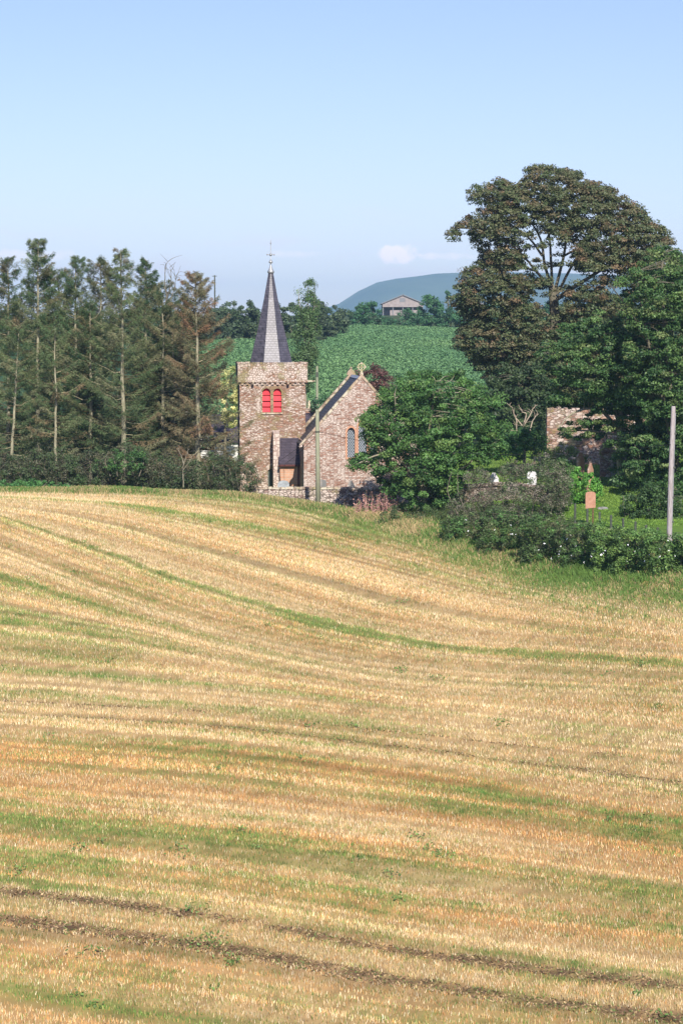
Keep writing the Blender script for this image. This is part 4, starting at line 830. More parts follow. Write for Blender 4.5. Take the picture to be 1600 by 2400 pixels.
shrub('hedgerow', 'dark hedgerow behind the church right of the tower', 790, 174.5, [(722, 960), (728, 932), (760, 924), (800, 922), (840, 930), (850, 965), (780, 972)], 1.5, 10, .4, 60, .15, FG2, tw=.2)
far_tree('tiny round-headed tree on the skyline left of the beech', 1049, 520, 679, 700, 8, FG2, cr=.5, leaf=.25, dens=9)
for u, lb in ((300, 'far tree glimpsed behind the tall bare conifer'), (380, 'far tree glimpsed below the dead tree top'), (440, 'far tree glimpsed behind the red-brown conifer'), (210, 'far tree glimpsed behind the brown round-topped conifer'), (120, 'far tree glimpsed right of the leftmost tall conifer'), (30, 'far tree glimpsed at the left edge of the wood')): far_tree(lb, u, 338, 715, 820, 44, FG, group='far trees behind the conifers')

# ------------------------------------------------------------ church
CH_BASE = at(847, 1171, 140.0); ROT = R(4.5)
ch = empty('church', (float(CH_BASE[0]), 140.0, -10.42), 'red sandstone church with square tower, slate spire and red louvres', 'church', rz=ROT)
def lx(px, y, py=1000):
    """local x whose picture column is px at local depth y"""
    for_Y = 140 + y * math.cos(ROT); x = float(at(px, py, for_Y)[0]); 
    return (x - ch.location.x + y * math.sin(ROT)) / math.cos(ROT)
def lz(py, y): return float(at(800, py, 140 + y)[2]) + 10.42
# chancel
HWd = 3.80; AP = lz(881, 0); EV = AP - HWd * 1.136
def arch(x0, x1, z0, zt, n=8, pointed=0):
    r = (x1 - x0) / 2; cx = (x0 + x1) / 2; zc = zt - r * (1 + pointed)
    return [(x0, z0), (x1, z0)] + [(cx + r * math.cos(a), zc + r * (1 + pointed) * math.sin(a)) for a in np.linspace(0, math.pi, n)]
wz0, wz1 = lz(1072, 0), lz(1002, 0)
wins = [(lx(813.5, 0), lx(831.5, 0)), (lx(839.5, 0), lx(859, 0)), (lx(867, 0), lx(885, 0))]
holes = [arch(a, b, wz0, wz1 + (.35 if i == 1 else 0), pointed=.3) for i, (a, b) in enumerate(wins)]
m = MB(); m.panel([(-HWd, -.6), (HWd, -.6), (HWd, EV), (0, AP), (-HWd, EV)], holes, 0, .28)
CL = 8.6
m.box(-HWd, -HWd + .4, .001, CL, -.6, EV - .02); m.box(HWd - .4, HWd, .001, CL, -.6, EV - .02)
m.prism([(-HWd + .41, -.6), (HWd - .41, -.6), (HWd - .41, EV - .1), (0, AP - .55), (-HWd + .41, EV - .1)], CL - .4, CL)
m.build('chancel_wall', M_GABLE, ch)
m = MB()
for (a, b), h in zip(wins, holes):      # raised pale dressed surround
    hh_ = arch(a - .12, b + .12, wz0 - .12, max(p[1] for p in h) + .14, 8, .3); m.panel(hh_, [h], -.03, .03)
    n_ = len(hh_); m.add([(p[0], -.03, p[1]) for p in hh_] + [(p[0], 0, p[1]) for p in hh_], [(i, i + n_, (i + 1) % n_ + n_, (i + 1) % n_) for i in range(n_)])
m.build('window_surround', plain('dressed_sandstone', (.50, .27, .17), .85, var=.2), ch)
for h in holes:
    f = MB(); n_ = len(h); f.add([(p[0], .2, p[1]) for p in h], [tuple(range(n_))]); f.build('window', M_GLASS, ch)
m = MB(); m.box(-HWd + .41, HWd - .41, .29, .31, -.3, EV); m.build('dark_backing', M_DARK, ch)  # near-black sheet standing in for the unlit chancel interior
# roof slabs
m = MB()
for sg in (-1, 1):
    poly = [(0, AP - .12), (sg * (HWd + .12), EV - .12 - .136), (sg * (HWd + .12), EV - .30), (0, AP - .3)]
    m.prism(poly if sg < 0 else poly[::-1], .32, CL - .42)
m.build('chancel_roof', M_ROOF, ch)
m = MB(); m.prism([(-.14, AP - .2), (0, AP - .02), (.14, AP - .2)], .34, CL - .45); m.build('ridge_tiles', M_LEAD, ch)
for y0, y1, dz in ((-.05, .34, .12), (CL - .44, CL + .04, .12)):
    m = MB()
    for sg in (-1, 1):
        x1 = HWd + .28; k = 9
        for q in range(k):
            xa, xb = x1 * q / k, x1 * (q + 1) / k - .012; za, zb = AP + dz + .02 - xa * 1.136, AP + dz + .02 - xb * 1.136; j = rng.uniform(-.012, .012)
            poly = [(sg * xa, za + j), (sg * xb, zb + j), (sg * xb, zb - .24), (sg * xa, za - .24)]
            m.prism(poly if sg < 0 else poly[::-1], y0 + rng.uniform(-.01, .01), y1)
    m.build('coping', M_COPE, ch)
m = MB(); m.prism([(-HWd - .34, EV - .32), (-HWd - .1, EV - .1), (-HWd - .1, EV - .32)], -.08, .36); m.build('skew_stone', M_PALE, ch)
# wheel cross on the front apex, stump on the rear one
m = MB(); cz = lz(860, 0); m.lathe(0, .12, [(.14, AP + .05), (.11, AP + .2), (.055, AP + .3), (.05, cz - .2)], 8)
P = np.array([(.225 * math.cos(a), .12, cz + .225 * math.sin(a)) for a in np.linspace(0, 2 * math.pi, 21)]); m.tube(P, .042, 6)
m.box(-.21, .21, .085, .155, cz - .032, cz + .032); m.box(-.033, .033, .08, .16, cz - .21, cz + .21)
for a in range(4): m.box(*(lambda c_, s_: (c_ - .05, c_ + .05, .07, .17, s_ - .05, s_ + .05))(.26 * math.cos(a * math.pi / 2), cz + .26 * math.sin(a * math.pi / 2)))
m.build('wheel_cross', M_CREAM, ch)
m = MB(); m.prism([(-.32, AP - .05), (.32, AP - .05), (.2, AP + .22), (.08, AP + .3), (.04, AP + .5), (-.06, AP + .48), (-.1, AP + .3), (-.22, AP + .2)], CL - .4, CL - .02); m.build('rear_finial', M_COPE, ch)
# tower
TY = 6.0; tx0, tx1 = lx(563, TY), lx(716, TY); TW = tx1 - tx0; tz = lz(896, TY); pz = lz(850, TY); TD = TW
bz0, bz1 = lz(966, TY), lz(910, TY); bw = [(lx(616, TY), lx(634.5, TY)), (lx(641.5, TY), lx(660, TY))]
bh = [arch(a, b, bz0, bz1, 10) for a, b in bw]
dx0, dx1 = lx(628, TY), lx(641, TY); door = arch(dx0, dx1, -.3, lz(1098, TY), 6)
m = MB(); m.panel([(tx0, -.6), (tx1, -.6), (tx1, tz), (tx0, tz)], bh + [door], TY, .35)
m.add([(tx0, TY, -.6), (tx0, TY, tz), (tx0, TY + TD, tz), (tx0, TY + TD, -.6)], [(0, 1, 2, 3)]); m.add([(tx1, TY, -.6), (tx1, TY, tz), (tx1, TY + TD, tz), (tx1, TY + TD, -.6)], [(3, 2, 1, 0)])
m.add([(tx0, TY + TD, -.6), (tx1, TY + TD, -.6), (tx1, TY + TD, tz), (tx0, TY + TD, tz)], [(0, 3, 2, 1)]); m.add([(tx0, TY, tz), (tx1, TY, tz), (tx1, TY + TD, tz), (tx0, TY + TD, tz)], [(0, 1, 2, 3)])
m.build('tower_wall', M_TOWER, ch)
m = MB(); m.box(tx0 + .1, tx1 - .1, TY + .36, TY + .40, -.3, tz - .1); m.build('dark_backing', M_DARK, ch)  # black sheet behind the openings, painting the darkness inside the tower
for (a, b) in bw:
    sl = MB(); hgt = (bz1 - bz0); n_ = 4
    for k in range(n_):
        z0 = bz0 + hgt * (k * .235) + .02; z1 = z0 + hgt * .235 - .055
        if k < n_ - 1: sl.add([(a + .01, TY + .10, z0), (b - .01, TY + .10, z0), (b - .01, TY + .24, z1), (a + .01, TY + .24, z1), (a + .01, TY + .13, z0 - .01), (b - .01, TY + .13, z0 - .01), (b - .01, TY + .27, z1), (a + .01, TY + .27, z1)], [(0, 1, 2, 3), (7, 6, 5, 4), (0, 4, 5, 1), (3, 2, 6, 7), (0, 3, 7, 4), (1, 5, 6, 2)])
        else:
            r_ = (b - a) / 2 - .01; cx_ = (a + b) / 2; pts = [(a + .01, z0), (b - .01, z0), (b - .01, z0 + .1)] + [(cx_ + r_ * math.cos(t_), z0 + .1 + (r_ + .1) * math.sin(t_)) for t_ in np.linspace(.3, math.pi - .3, 7)] + [(a + .01, z0 + .1)]
            sl.prism(pts, TY + .20, TY + .24)
    sl.build('louvre', M_RED, ch)
# dressed surround and sill of the bell openings
m = MB()
o_ = [(bw[0][0] - .1, bz0 - .14), (bw[1][1] + .1, bz0 - .14), (bw[1][1] + .1, bz1 - .2), (bw[1][1] - .02, bz1 + .1), ((bw[1][0] + bw[1][1]) / 2, bz1 + .16), ((bw[0][0] + bw[0][1]) / 2, bz1 + .16), (bw[0][0] + .02, bz1 + .1), (bw[0][0] - .1, bz1 - .2)]
m.panel(o_, bh, TY - .025, .03); n_ = len(o_); m.add([(p[0], TY - .025, p[1]) for p in o_] + [(p[0], TY, p[1]) for p in o_], [(i, i + n_, (i + 1) % n_ + n_, (i + 1) % n_) for i in range(n_)])
m.build('window_surround', stone('dressed_olive_stone', [(0, (.25, .17, .10)), (1, (.33, .23, .14))], (.24, .17, .11), scale=(2, 2, 3.2), lichen=.25, moss=.6), ch)
m = MB(); m.box(bw[0][0] - .06, bw[1][1] + .06, TY - .08, TY - .03, bz0 - .12, bz0 - .02); m.build('sill', M_COPE, ch)
# corbel table, parapet, spouts
ov = .13
for k in range(13):
    cx_ = tx0 + TW * (k + .5) / 13; yk = TY + TD * (k + .5) / 13
    for bx_ in ((cx_ - .09, cx_ + .09, TY - ov + .02, TY - .003), (tx0 - ov + .02, tx0 - .003, yk - .1, yk + .1), (tx1 + .003, tx1 + ov - .02, yk - .1, yk + .1)):
        m = MB(); m.box(*bx_, tz - .17 + rng.uniform(0, .03), tz - .002, .006); m.build('corbel', M_TOWER, ch)
def ring(m, e0, e1, z0, z1):
    X0, X1, Y0, Y1 = tx0 - e0, tx1 + e0, TY - e0, TY + TD + e0; x0, x1, y0, y1 = X0 + e1, X1 - e1, Y0 + e1, Y1 - e1
    m.box(X0, X1, Y0, y0, z0, z1); m.box(X0, X1, y1, Y1, z0, z1); m.box(X0, x0, y0, y1, z0, z1); m.box(x1, X1, y0, y1, z0, z1)
m = MB(); ring(m, ov + .02, .5, tz + .001, tz + .10); m.build('string_course', M_TOWER, ch)
# irregular parapet top
m = MB(); ring(m, ov, .4, tz + .101, pz - .07); m.build('parapet', M_PARA, ch)
m = MB(); k = 14
for q in range(k):
    xa = tx0 - ov - .03 + (TW + 2 * ov + .06) * q / k; xb = tx0 - ov - .03 + (TW + 2 * ov + .06) * (q + 1) / k - .01
    j = rng.uniform(0, .04)
    m.box(xa, xb, TY - ov - .03, TY - ov + .42, pz - .069, pz + j); m.box(xa, xb, TY + TD + ov - .42, TY + TD + ov + .03, pz - .069, pz + rng.uniform(0, .04))
for q in range(9):
    ya = TY - ov + .43 + (TD + 2 * ov - .86) * q / 9; yb_ = ya + (TD + 2 * ov - .86) / 9 - .01
    for X0, X1 in ((tx0 - ov - .03, tx0 - ov + .42), (tx1 + ov - .42, tx1 + ov + .03)): m.box(X0, X1, ya, yb_, pz - .069, pz + rng.uniform(0, .04))
m.build('parapet_coping', M_PARA, ch)
for pxx in (594, 676.5):
    c_ = lx(pxx, TY - .4); s_ = MB()
    s_.add([(c_ - .07, TY - ov - .28, tz - .12), (c_ + .07, TY - ov - .28, tz - .12), (c_ + .09, TY - .003, tz - .02), (c_ - .09, TY - .003, tz - .02), (c_ - .07, TY - ov - .28, tz + .03), (c_ + .07, TY - ov - .28, tz + .03), (c_ + .09, TY - ov - .045, tz + .14), (c_ - .09, TY - ov - .045, tz + .14)],
           [(0, 3, 2, 1), (4, 5, 6, 7), (0, 1, 5, 4), (1, 2, 6, 5), (2, 3, 7, 6), (3, 0, 4, 7)])
    s_.build('water_spout', M_COPE, ch)
m = MB(); sy = TY + 1.2; m.box(tx1 + ov + .045, tx1 + ov + .60, sy - .06, sy + .06, tz + .02, tz + .12); m.build('water_spout', M_COPE, ch)
# spire
scx, scy = (tx0 + tx1) / 2, TY + TD / 2; st0, st1 = tz + .3, lz(641, TY + 2.3)
m = MB(); n_ = 8; prof = [(1.50, st0), (1.40, pz + .05), (.93, pz + 2.05), (.45, pz + 4.35), (.145, st1)]; V = []
for r_, z_ in prof:
    for k in range(8):
        a = math.pi / 8 + k * math.pi / 4; V.append((scx + r_ * math.cos(a) / math.cos(math.pi / 8) * 1.0, scy + r_ * math.sin(a) / math.cos(math.pi / 8), z_))
for i in range(len(prof) - 1):
    for k in range(8): pass
m.add(V, [(i * 8 + k, i * 8 + (k + 1) % 8, (i + 1) * 8 + (k + 1) % 8, (i + 1) * 8 + k) for i in range(len(prof) - 1) for k in range(8)])
m.build('spire', M_SLATE, ch)
# lead hips
m = MB()
for k in range(8):
    a = math.pi / 8 + k * math.pi / 4; m.tube([(scx + r_ * math.cos(a) / math.cos(math.pi / 8), scy + r_ * math.sin(a) / math.cos(math.pi / 8), z_) for r_, z_ in prof], .022, 4)
m.build('hip_flashing', M_SLATE, ch)
# lead finial
z_ = lambda p: lz(p, TY + 2.3); m = MB()
m.lathe(scx, scy, [(.16, z_(642)), (.225, z_(639.5)), (.24, z_(637)), (.17, z_(633)), (.10, z_(627)), (.05, z_(621)), (.045, z_(618.5)), (.13, z_(616)), (.14, z_(614.5)), (.10, z_(612)), (.06, z_(610)), (.025, z_(608)), (.02, z_(565)), (.001, z_(562))], 14)
m.build('finial', M_LEAD, ch, smooth=True)
m = MB(); zc = z_(597.5); m.tube([(scx - .22, scy, zc), (scx + .22, scy, zc)], .022, 6); m.build('finial_arm', M_LEAD, ch)
for r_, x_ in ((.10, 0), (.055, -.24), (.055, .24)): m = MB(); m.lathe(scx + x_, scy, [(.001, zc - r_)] + [(r_ * math.cos(t), zc + r_ * math.sin(t)) for t in np.linspace(-1.2, 1.2, 7)] + [(.001, zc + r_)], 8); m.build('finial_ball', M_LEAD, ch, smooth=True)
zc = z_(571); m = MB(); m.lathe(scx, scy, [(.001, zc - .10), (.05, zc - .03), (.05, zc + .03), (.001, zc + .10)], 8)
m.build('finial_tip', M_LEAD, ch)
# buttress, lean-to vestry, door
BX0, BX1 = lx(641, TY - 1.5), lx(655.5, TY - 1.5); m = MB()
m.prism_x([(TY - 1.5, -.6), (TY - .004, -.6), (TY - .004, lz(1009, TY - 1)), (TY - 1.5, lz(1014, TY - 1.4))], BX0, BX1); m.build('buttress', M_PALE, ch)
VX1 = -HWd - .003; VY = TY - 1.9; rz1, rz0 = lz(1026, TY), lz(1088, VY - .15)
m = MB(); m.box(BX1 + .003, VX1, VY, VY + .3, -.6, rz0 + .02); m.build('vestry_wall', M_BRICK, ch)
m = MB(); m.prism_x([(VY - .18, rz0 - .05), (VY - .18, rz0 + .05), (TY - .004, rz1), (TY - .004, rz1 - .12)], BX1 - .08, VX1); m.build('vestry_roof', M_ROOF2, ch)
m = MB(); m.box(BX1 - .1, VX1, VY - .27, VY - .185, rz0 - .12, rz0 + .0); m.build('gutter', M_GUTTER, ch)
m = MB(); m.tube([(VX1 - .12, VY - .06, rz0 - .12), (VX1 - .12, VY - .06, -.3)], .05, 6); m.build('downpipe', M_GUTTER, ch)
m = MB(); m.box(dx0, dx1, TY + .2, TY + .25, -.3, lz(1094, TY)); m.build('door', plain('green_door', (.08, .10, .08), .6), ch)

# ------------------------------------------------------------ houses behind the church
def house(name, label, px, Y, w_, d_, wall_h, roof_h, wallm, roofm, chimneys=(), rz=0, wins=()):
    b = gpt(px, Y); e = empty(name, b, label, 'house', rz=rz)
    m = MB(); m.box(-w_ / 2, w_ / 2, 0, d_, -.5, wall_h); 
    m.prism_x([(.01, wall_h + .001), (d_ - .01, wall_h + .001), (d_ / 2, wall_h + roof_h - .08)], -w_ / 2 + .001, w_ / 2 - .001); m.build('wall', wallm, e)
    r_ = MB(); r_.prism_x([(-.25, wall_h - .12), (d_ / 2, wall_h + roof_h), (d_ + .25, wall_h - .12), (d_ + .25, wall_h), (d_ / 2, wall_h + roof_h + .14), (-.25, wall_h)][::-1], -w_ / 2 - .15, w_ / 2 + .15); r_.build('roof', roofm, e)
    for cx_, n_ in chimneys:
        c_ = MB(); zt = wall_h + roof_h; c_.box(cx_ - .19 * n_ - .05, cx_ + .19 * n_ + .05, d_ / 2 - .3, d_ / 2 + .3, zt - .5, zt + .25); c_.box(cx_ - .19 * n_ - .1, cx_ + .19 * n_ + .1, d_ / 2 - .36, d_ / 2 + .36, zt + .251, zt + .33); zt -= .32
        c = c_.build('chimney', wallm, e)
        for k in range(n_):
            p = MB(); x_ = cx_ + (k - (n_ - 1) / 2) * .38; p.lathe(x_, d_ / 2, [(.13, zt + .651), (.10, zt + .72), (.09, zt + 1.25), (.12, zt + 1.30)], 10); p.build('chimney_pot', [M_CREAMPOT, M_TERRA][k == n_ - 1], c)
    for x0, x1, z0, z1 in wins:
        q = MB(); q.box(x0, x1, -.03, -.002, z0, z1); f_ = q.build('window', M_DARK, e)
        q = MB(); q.box(x0 - .06, x0, -.06, -.002, z0, z1); q.box(x1, x1 + .06, -.06, -.002, z0, z1); q.box(x0 - .06, x1 + .06, -.06, -.002, z1 + .001, z1 + .07); q.box(x0 - .1, x1 + .1, -.09, -.002, z0 - .08, z0 - .001); q.box((x0 + x1) / 2 - .025, (x0 + x1) / 2 + .025, -.05, -.031, z0, z1)
        q.build('frame', M_WHITE, f_)
    return e
g_ = gpt(748, 172)[2]; rid = float(at(740, 962, 175)[2]) - g_
house('stone_house', 'stone house with slate roof and cream chimney pots between tower and gable', 748, 172, 6.4, 6, rid - 1.9, 1.75, M_RUIN, M_ROOF2, [(-.7, 3), (2.2, 2)], R(3), [(-2.6, -1.7, 2.2, 3.4), (1.2, 2.1, 2.2, 3.4)])
g_ = gpt(520, 168)[2]; rid = float(at(520, 972, 171)[2]) - g_
house('white_cottage', 'white rendered cottage with purple slate roof glimpsed left of the tower', 515, 168, 8.0, 6, rid - 2.0, 1.9, M_WHITE, M_ROOF2, [(-3, 2)], R(2), [(1.8, 2.8, .7, 1.8), (-1.4, -.4, .7, 1.8), (2.9, 3.6, .7, 1.7)])
# barn on the skyline
b = gpt(943, 740); gzb = b[2]; e = empty('barn', b, 'wide metal-clad farm barn on the skyline behind bushes', 'barn')
ez = float(at(943, 711, 740)[2]) - gzb; pk = float(at(943, 692, 740)[2]) - gzb; cz_ = float(at(943, 719.5, 740)[2]) - gzb
m = MB(); m.prism([(-7, cz_), (7, cz_), (7, ez), (0, pk), (-7, ez)], 0, .2); m.box(-7, -6.8, .201, 22, cz_, ez - .02); m.box(6.8, 7, .201, 22, cz_, ez - .02); m.prism([(-7, -1), (7, -1), (7, ez - .03), (0, pk - .03), (-7, ez - .03)], 22, 22.2); m.build('wall', M_BARN, e)
m = MB(); m.prism([(-7.5, ez - .25), (0, pk), (7.5, ez - .25), (7.5, ez + .02), (0, pk + .3), (-7.5, ez + .02)][::-1], -.5, 22.5); m.build('roof', M_BARNROOF, e)
m = MB(); m.box(-1.2, -.1 + .9, -.04, -.002, ez + .5, pk - .9); m.build('vent', M_BARNROOF, e)
for x_ in (-6.8, -3.4, 0, 3.4, 6.8): m = MB(); m.box(x_ - .15, x_ + .15, .21, .5, -1, cz_); m.build('post', M_BARNROOF, e)
m = MB(); m.box(-4.4, 6.5, .6, .8, -1, cz_ - 1.1); m.build('low_wall', M_BARN, e)
b = gpt(1098, 560); e = empty('farm_shed', b, 'pale farm building glimpsed beside the left edge of the beech', 'shed'); ht = float(at(1098, 714, 560)[2]) - b[2]
m = MB(); m.box(-2.5, 4, 0, 6, -1, ht); m.build('wall', M_BARN, e); m = MB(); m.prism([(-2.9, ht), (4.4, ht), (.8, ht + 1.6)], -.3, 6.3); m.build('roof', M_BARNROOF, e)

# ------------------------------------------------------------ stone walls and the ruin
def wall_run(name, label, pts, th, mat, cap, cat='wall', courses=1, group=None):
    """pts: (px, Y, py of top)"""
    b = gpt(pts[0][0], pts[0][1]); e = empty(name, b, label, cat, group); fine = []
    A = np.array(pts, float); d = np.linspace(0, len(pts) - 1, 60); u = np.interp(d, range(len(pts)), A[:, 0]); yy = np.interp(d, range(len(pts)), A[:, 1]); tp = np.interp(d, range(len(pts)), A[:, 2])
    P = at(u, tp, yy); x, y, zt = P.T; zg = Hh(x, y) - .4; t = np.gradient(np.stack([x, y], 1), axis=0); t /= np.linalg.norm(t, axis=1, keepdims=True); nx_, ny_ = -t[:, 1] * th / 2, t[:, 0] * th / 2
    zt = zt - .1 + rng.uniform(-.02, .02, len(zt)); V = np.stack([np.stack([x + nx_, y + ny_, zg], 1), np.stack([x - nx_, y - ny_, zg], 1), np.stack([x - nx_, y - ny_, zt], 1), np.stack([x + nx_, y + ny_, zt], 1)], 1)
    n = len(x); i = np.arange(n - 1) * 4; Qs = np.concatenate([np.stack([i + a, i + b_, i + 4 + b_, i + 4 + a], 1) for a, b_ in ((0, 1), (1, 2), (2, 3), (3, 0))]); Qs = np.concatenate([Qs, [[0, 3, 2, 1]], [[4 * n - 4, 4 * n - 3, 4 * n - 2, 4 * n - 1]]])
    mesh('masonry', V.reshape(-1, 3), [Qs], mat, e)
    m = MB(); L = np.concatenate([[0], np.cumsum(np.hypot(np.diff(x), np.diff(y)))]); s_ = 0
    while s_ < L[-1] - .2:
        ln = rng.uniform(.28, .55); s1 = min(s_ + ln, L[-1]); xa, xb = np.interp([s_, s1 - .015], L, x); ya, yb_ = np.interp([s_, s1 - .015], L, y); za, zb = np.interp([s_, s1 - .015], L, zt)
        hgt = rng.uniform(.07, .15) * cap; dd = np.array([xb - xa, yb_ - ya]); dd /= np.linalg.norm(dd); nn = np.array([-dd[1], dd[0]]) * (th / 2 + .05)
        c4 = [(xa + nn[0], ya + nn[1]), (xa - nn[0], ya - nn[1]), (xb - nn[0], yb_ - nn[1]), (xb + nn[0], yb_ + nn[1])]
        zz = [za, za, zb, zb]; m.add([(c4[k][0], c4[k][1], zz[k] + .002) for k in range(4)] + [(c4[k][0] * .92 + .08 * (xa + xb) / 2, c4[k][1] * .92 + .08 * (ya + yb_) / 2, zz[k] + hgt + rng.uniform(-.015, .015)) for k in range(4)],
              [(0, 3, 2, 1), (4, 5, 6, 7), (0, 1, 5, 4), (1, 2, 6, 5), (2, 3, 7, 6), (3, 0, 4, 7)]); s_ = s1
    o = m.build('coping', M_COPE if cap < 1.3 else mat, e, world=True)
    return e
wall_run('stone_wall', 'low rubble churchyard wall in front of the church', [(575, 137, 1142), (720, 137, 1142), (900, 136.4, 1143)], .5, M_RUBBLE, 1.0)
wall_run('stone_wall', 'lichened rubble wall behind the thorn bush right of the rounded tree', [(905, 135.8, 1143), (1060, 131, 1140), (1180, 127, 1134), (1300, 124, 1142)], .5, M_RUBBLE, 1.6)
# ruined walls
def ruin(label, segs, th=.8):
    b = gpt(segs[0][0], segs[0][1]); e = empty('ruined_wall', b, label, 'ruin')
    m = MB(); prev = None
    for (u0, Y0, u1, Y1, tops) in segs:
        k = len(tops) - 1
        for i in range(k):
            ua, ub = u0 + (u1 - u0) * i / k, u0 + (u1 - u0) * (i + 1) / k; Ya, Yb_ = Y0 + (Y1 - Y0) * i / k, Y0 + (Y1 - Y0) * (i + 1) / k
            pa, pb = at(ua, tops[i], Ya), at(ub, tops[i + 1], Yb_); za, zb = gz(pa[0], Ya) - .4, gz(pb[0], Yb_) - .4
            V = [(pa[0], Ya, za), (pb[0], Yb_, zb), (pb[0], Yb_ + th, zb), (pa[0], Ya + th, za), (pa[0], Ya, pa[2]), (pb[0], Yb_, pb[2]), (pb[0], Yb_ + th, pb[2]), (pa[0], Ya + th, pa[2])]
            fs = [(4, 5, 6, 7), (0, 1, 5, 4), (2, 3, 7, 6)]
            if i == 0: fs.append((3, 0, 4, 7))
            if i == k - 1: fs.append((1, 2, 6, 5))
            m.add(V, fs)
    m.build('masonry', M_RUIN, e, world=True)
    m = MB()
    for (u0, Y0, u1, Y1, tops) in segs:
        k = len(tops) - 1
        for i in range(k * 2):
            f0, f1 = i / (2 * k), (i + 1) / (2 * k) - .01; tp = np.interp([f0, f1], np.linspace(0, 1, k + 1), tops); Ya = Y0 + (Y1 - Y0) * f0; pa, pb = at(u0 + (u1 - u0) * f0, tp[0], Ya), at(u0 + (u1 - u0) * f1, tp[1], Ya); h_ = rng.uniform(.06, .2)
            m.box(pa[0], pb[0], Ya - .04, Ya + th + .03, min(pa[2], pb[2]) - .02, max(pa[2], pb[2]) + h_, .015)
    m.build('broken_coping', M_RUIN, e, world=True); return e
ruin('tall ruined sandstone wall behind the tree branches', [(1281, 148, 1330, 147.8, [962, 960, 961, 963]), (1330.5, 147.8, 1442, 147.4, [964, 961, 964, 960, 963, 962, 966]), (1443, 147.4, 1530, 147, [985, 978, 976, 982])])
ruin('low ruined wall fragment beside the lawn', [(1408, 139, 1450, 138.6, [1052, 1046, 1040, 1048, 1060, 1075])])

# gravestones
def grave(label, px, Y, topy, w_, mat, shape='round', rz=0):
    b = gpt(px, Y); h_ = float(at(px, topy, Y)[2]) - b[2]; e = empty('gravestone', b, label, 'gravestone', 'gravestones in the churchyard', rz)
    m = MB(); m.box(-w_ / 2 - .1, w_ / 2 + .1, -.16, .16, -.15, .12); m.build('plinth', mat, e)
    m = MB(); hw = w_ / 2
    if shape == 'round': pl = [(-hw, .121), (hw, .121), (hw, h_ - hw * .6)] + [(hw * math.cos(a), h_ - hw * .6 + hw * .6 * math.sin(a)) for a in np.linspace(.3, math.pi - .3, 7)] + [(-hw, h_ - hw * .6)]
    elif shape == 'cross': pl = [(-.08, .121), (.08, .121), (.07, h_ * .6), (hw, h_ * .6), (hw, h_ * .75), (.07, h_ * .75), (.06, h_), (-.06, h_), (-.07, h_ * .75), (-hw, h_ * .75), (-hw, h_ * .6), (-.07, h_ * .6)]
    else: pl = [(-hw, .121), (hw, .121), (hw, h_ * .75), (hw * .6, h_ * .88), (hw * .3, h_), (-hw * .3, h_), (-hw * .6, h_ * .88), (-hw, h_ * .75)]
    m.prism(pl, -.07, .07); m.build('headstone', mat, e); return e
M_WST = plain('white_marble', (.62, .60, .60), .6, var=.2)
grave('grey headstone below the orange brick vestry wall', 664, 138.6, 1126, .75, plain('pale_slate_stone', (.34, .37, .38), .7, var=.3))
grave('dark headstone right of the pale wooden pole', 755, 138.4, 1124, .5, M_GREY)
grave('small headstone with white top under the chancel window', 822, 138.6, 1126, .5, M_GREY, 'gable')
grave('white marble headstone behind the thorn bush', 1157, 130.5, 1108, .6, M_WST, 'gable')
grave('white headstone seen through the top of the thorn bush', 1246, 129, 1104, .55, M_WST, 'round')
grave('tall pale lichened cross on the lawn behind the thorn bush', 1252, 138, 1070, .4, M_COPE, 'cross')
grave('slim headstone between hedge and lawn', 1268, 140, 1070, .35, M_GREY)
grave('red sandstone headstone under the branches of the ash tree', 1471, 141, 1026, .75, M_REDSTONE, 'round')
grave('pink sandstone headstone left of the low ruin on the lawn', 1360, 136, 1060, .5, M_REDSTONE, 'gable')
grave('pale headstone beside the low ruined wall', 1441, 136.5, 1062, .5, M_GREY, 'round')
grave('small leaning reddish headstone above the bright bush', 1383, 131, 1085, .38, M_REDSTONE, 'gable', .2)
m = MB(); b = gpt(1413, 121); m.lathe(0, 0, [(.34, -.05), (.33, .03), (.25, .09), (.01, .12)], 10); o_ = m.build('fallen_stone', M_GREY); o_.location = b; tag(o_, 'flat grey stone lying in the lawn right of the brown sign', 'stone')

# ------------------------------------------------------------ sign, fence
b = gpt(1390, 114.5); e = empty('sign', b, 'plain brown round-topped board on a thin post in front of the lawn', 'sign')
z0 = float(at(1385, 1191, 114.5)[2]) - b[2]; z1 = float(at(1385, 1152, 114.5)[2]) - b[2]; hw = .27; cx_ = -.13
m = MB(); m.prism([(cx_ - hw, z0 - .02), (cx_ + hw, z0 + .03), (cx_ + hw, z1 - .14)] + [(cx_ + hw * math.cos(a), z1 - .14 + .14 * math.sin(a) ** .7) for a in np.linspace(.35, math.pi - .35, 7)] + [(cx_ - hw, z1 - .14)], -.03, .02); m.build('board', M_SIGN, e)
m = MB(); m.tube([(0, .04, -.3), (.02, .045, z0 + .4)], .04, 6); m.build('post', M_RUST, e)
fp = [(1347, 116, 1180), (1375.5, 114.5, 1192), (1404, 113.4, 1200), (1431, 112.6, 1207), (1459, 111.8, 1214), (1488, 111, 1222), (1513, 110.3, 1230), (1540, 109.6, 1236), (1570, 109, 1240)]
e = empty('wire_fence', gpt(fp[0][0], fp[0][1]), 'dark wooden post and wire fence above the bramble hedge', 'fence'); tops = []
for u, Yk, tp in fp:
    b = gpt(u, Yk); t_ = at(u, tp, Yk); ln = rng.normal(0, .02)
    m = MB(); m.tube([(t_[0] - ln, Yk, b[2] - .3), (t_[0], Yk, t_[2] - .03), (t_[0], Yk, t_[2])], [.065, .06, .045], 8); m.build('post', M_POST, e, world=True); tops.append((t_, b[2]))
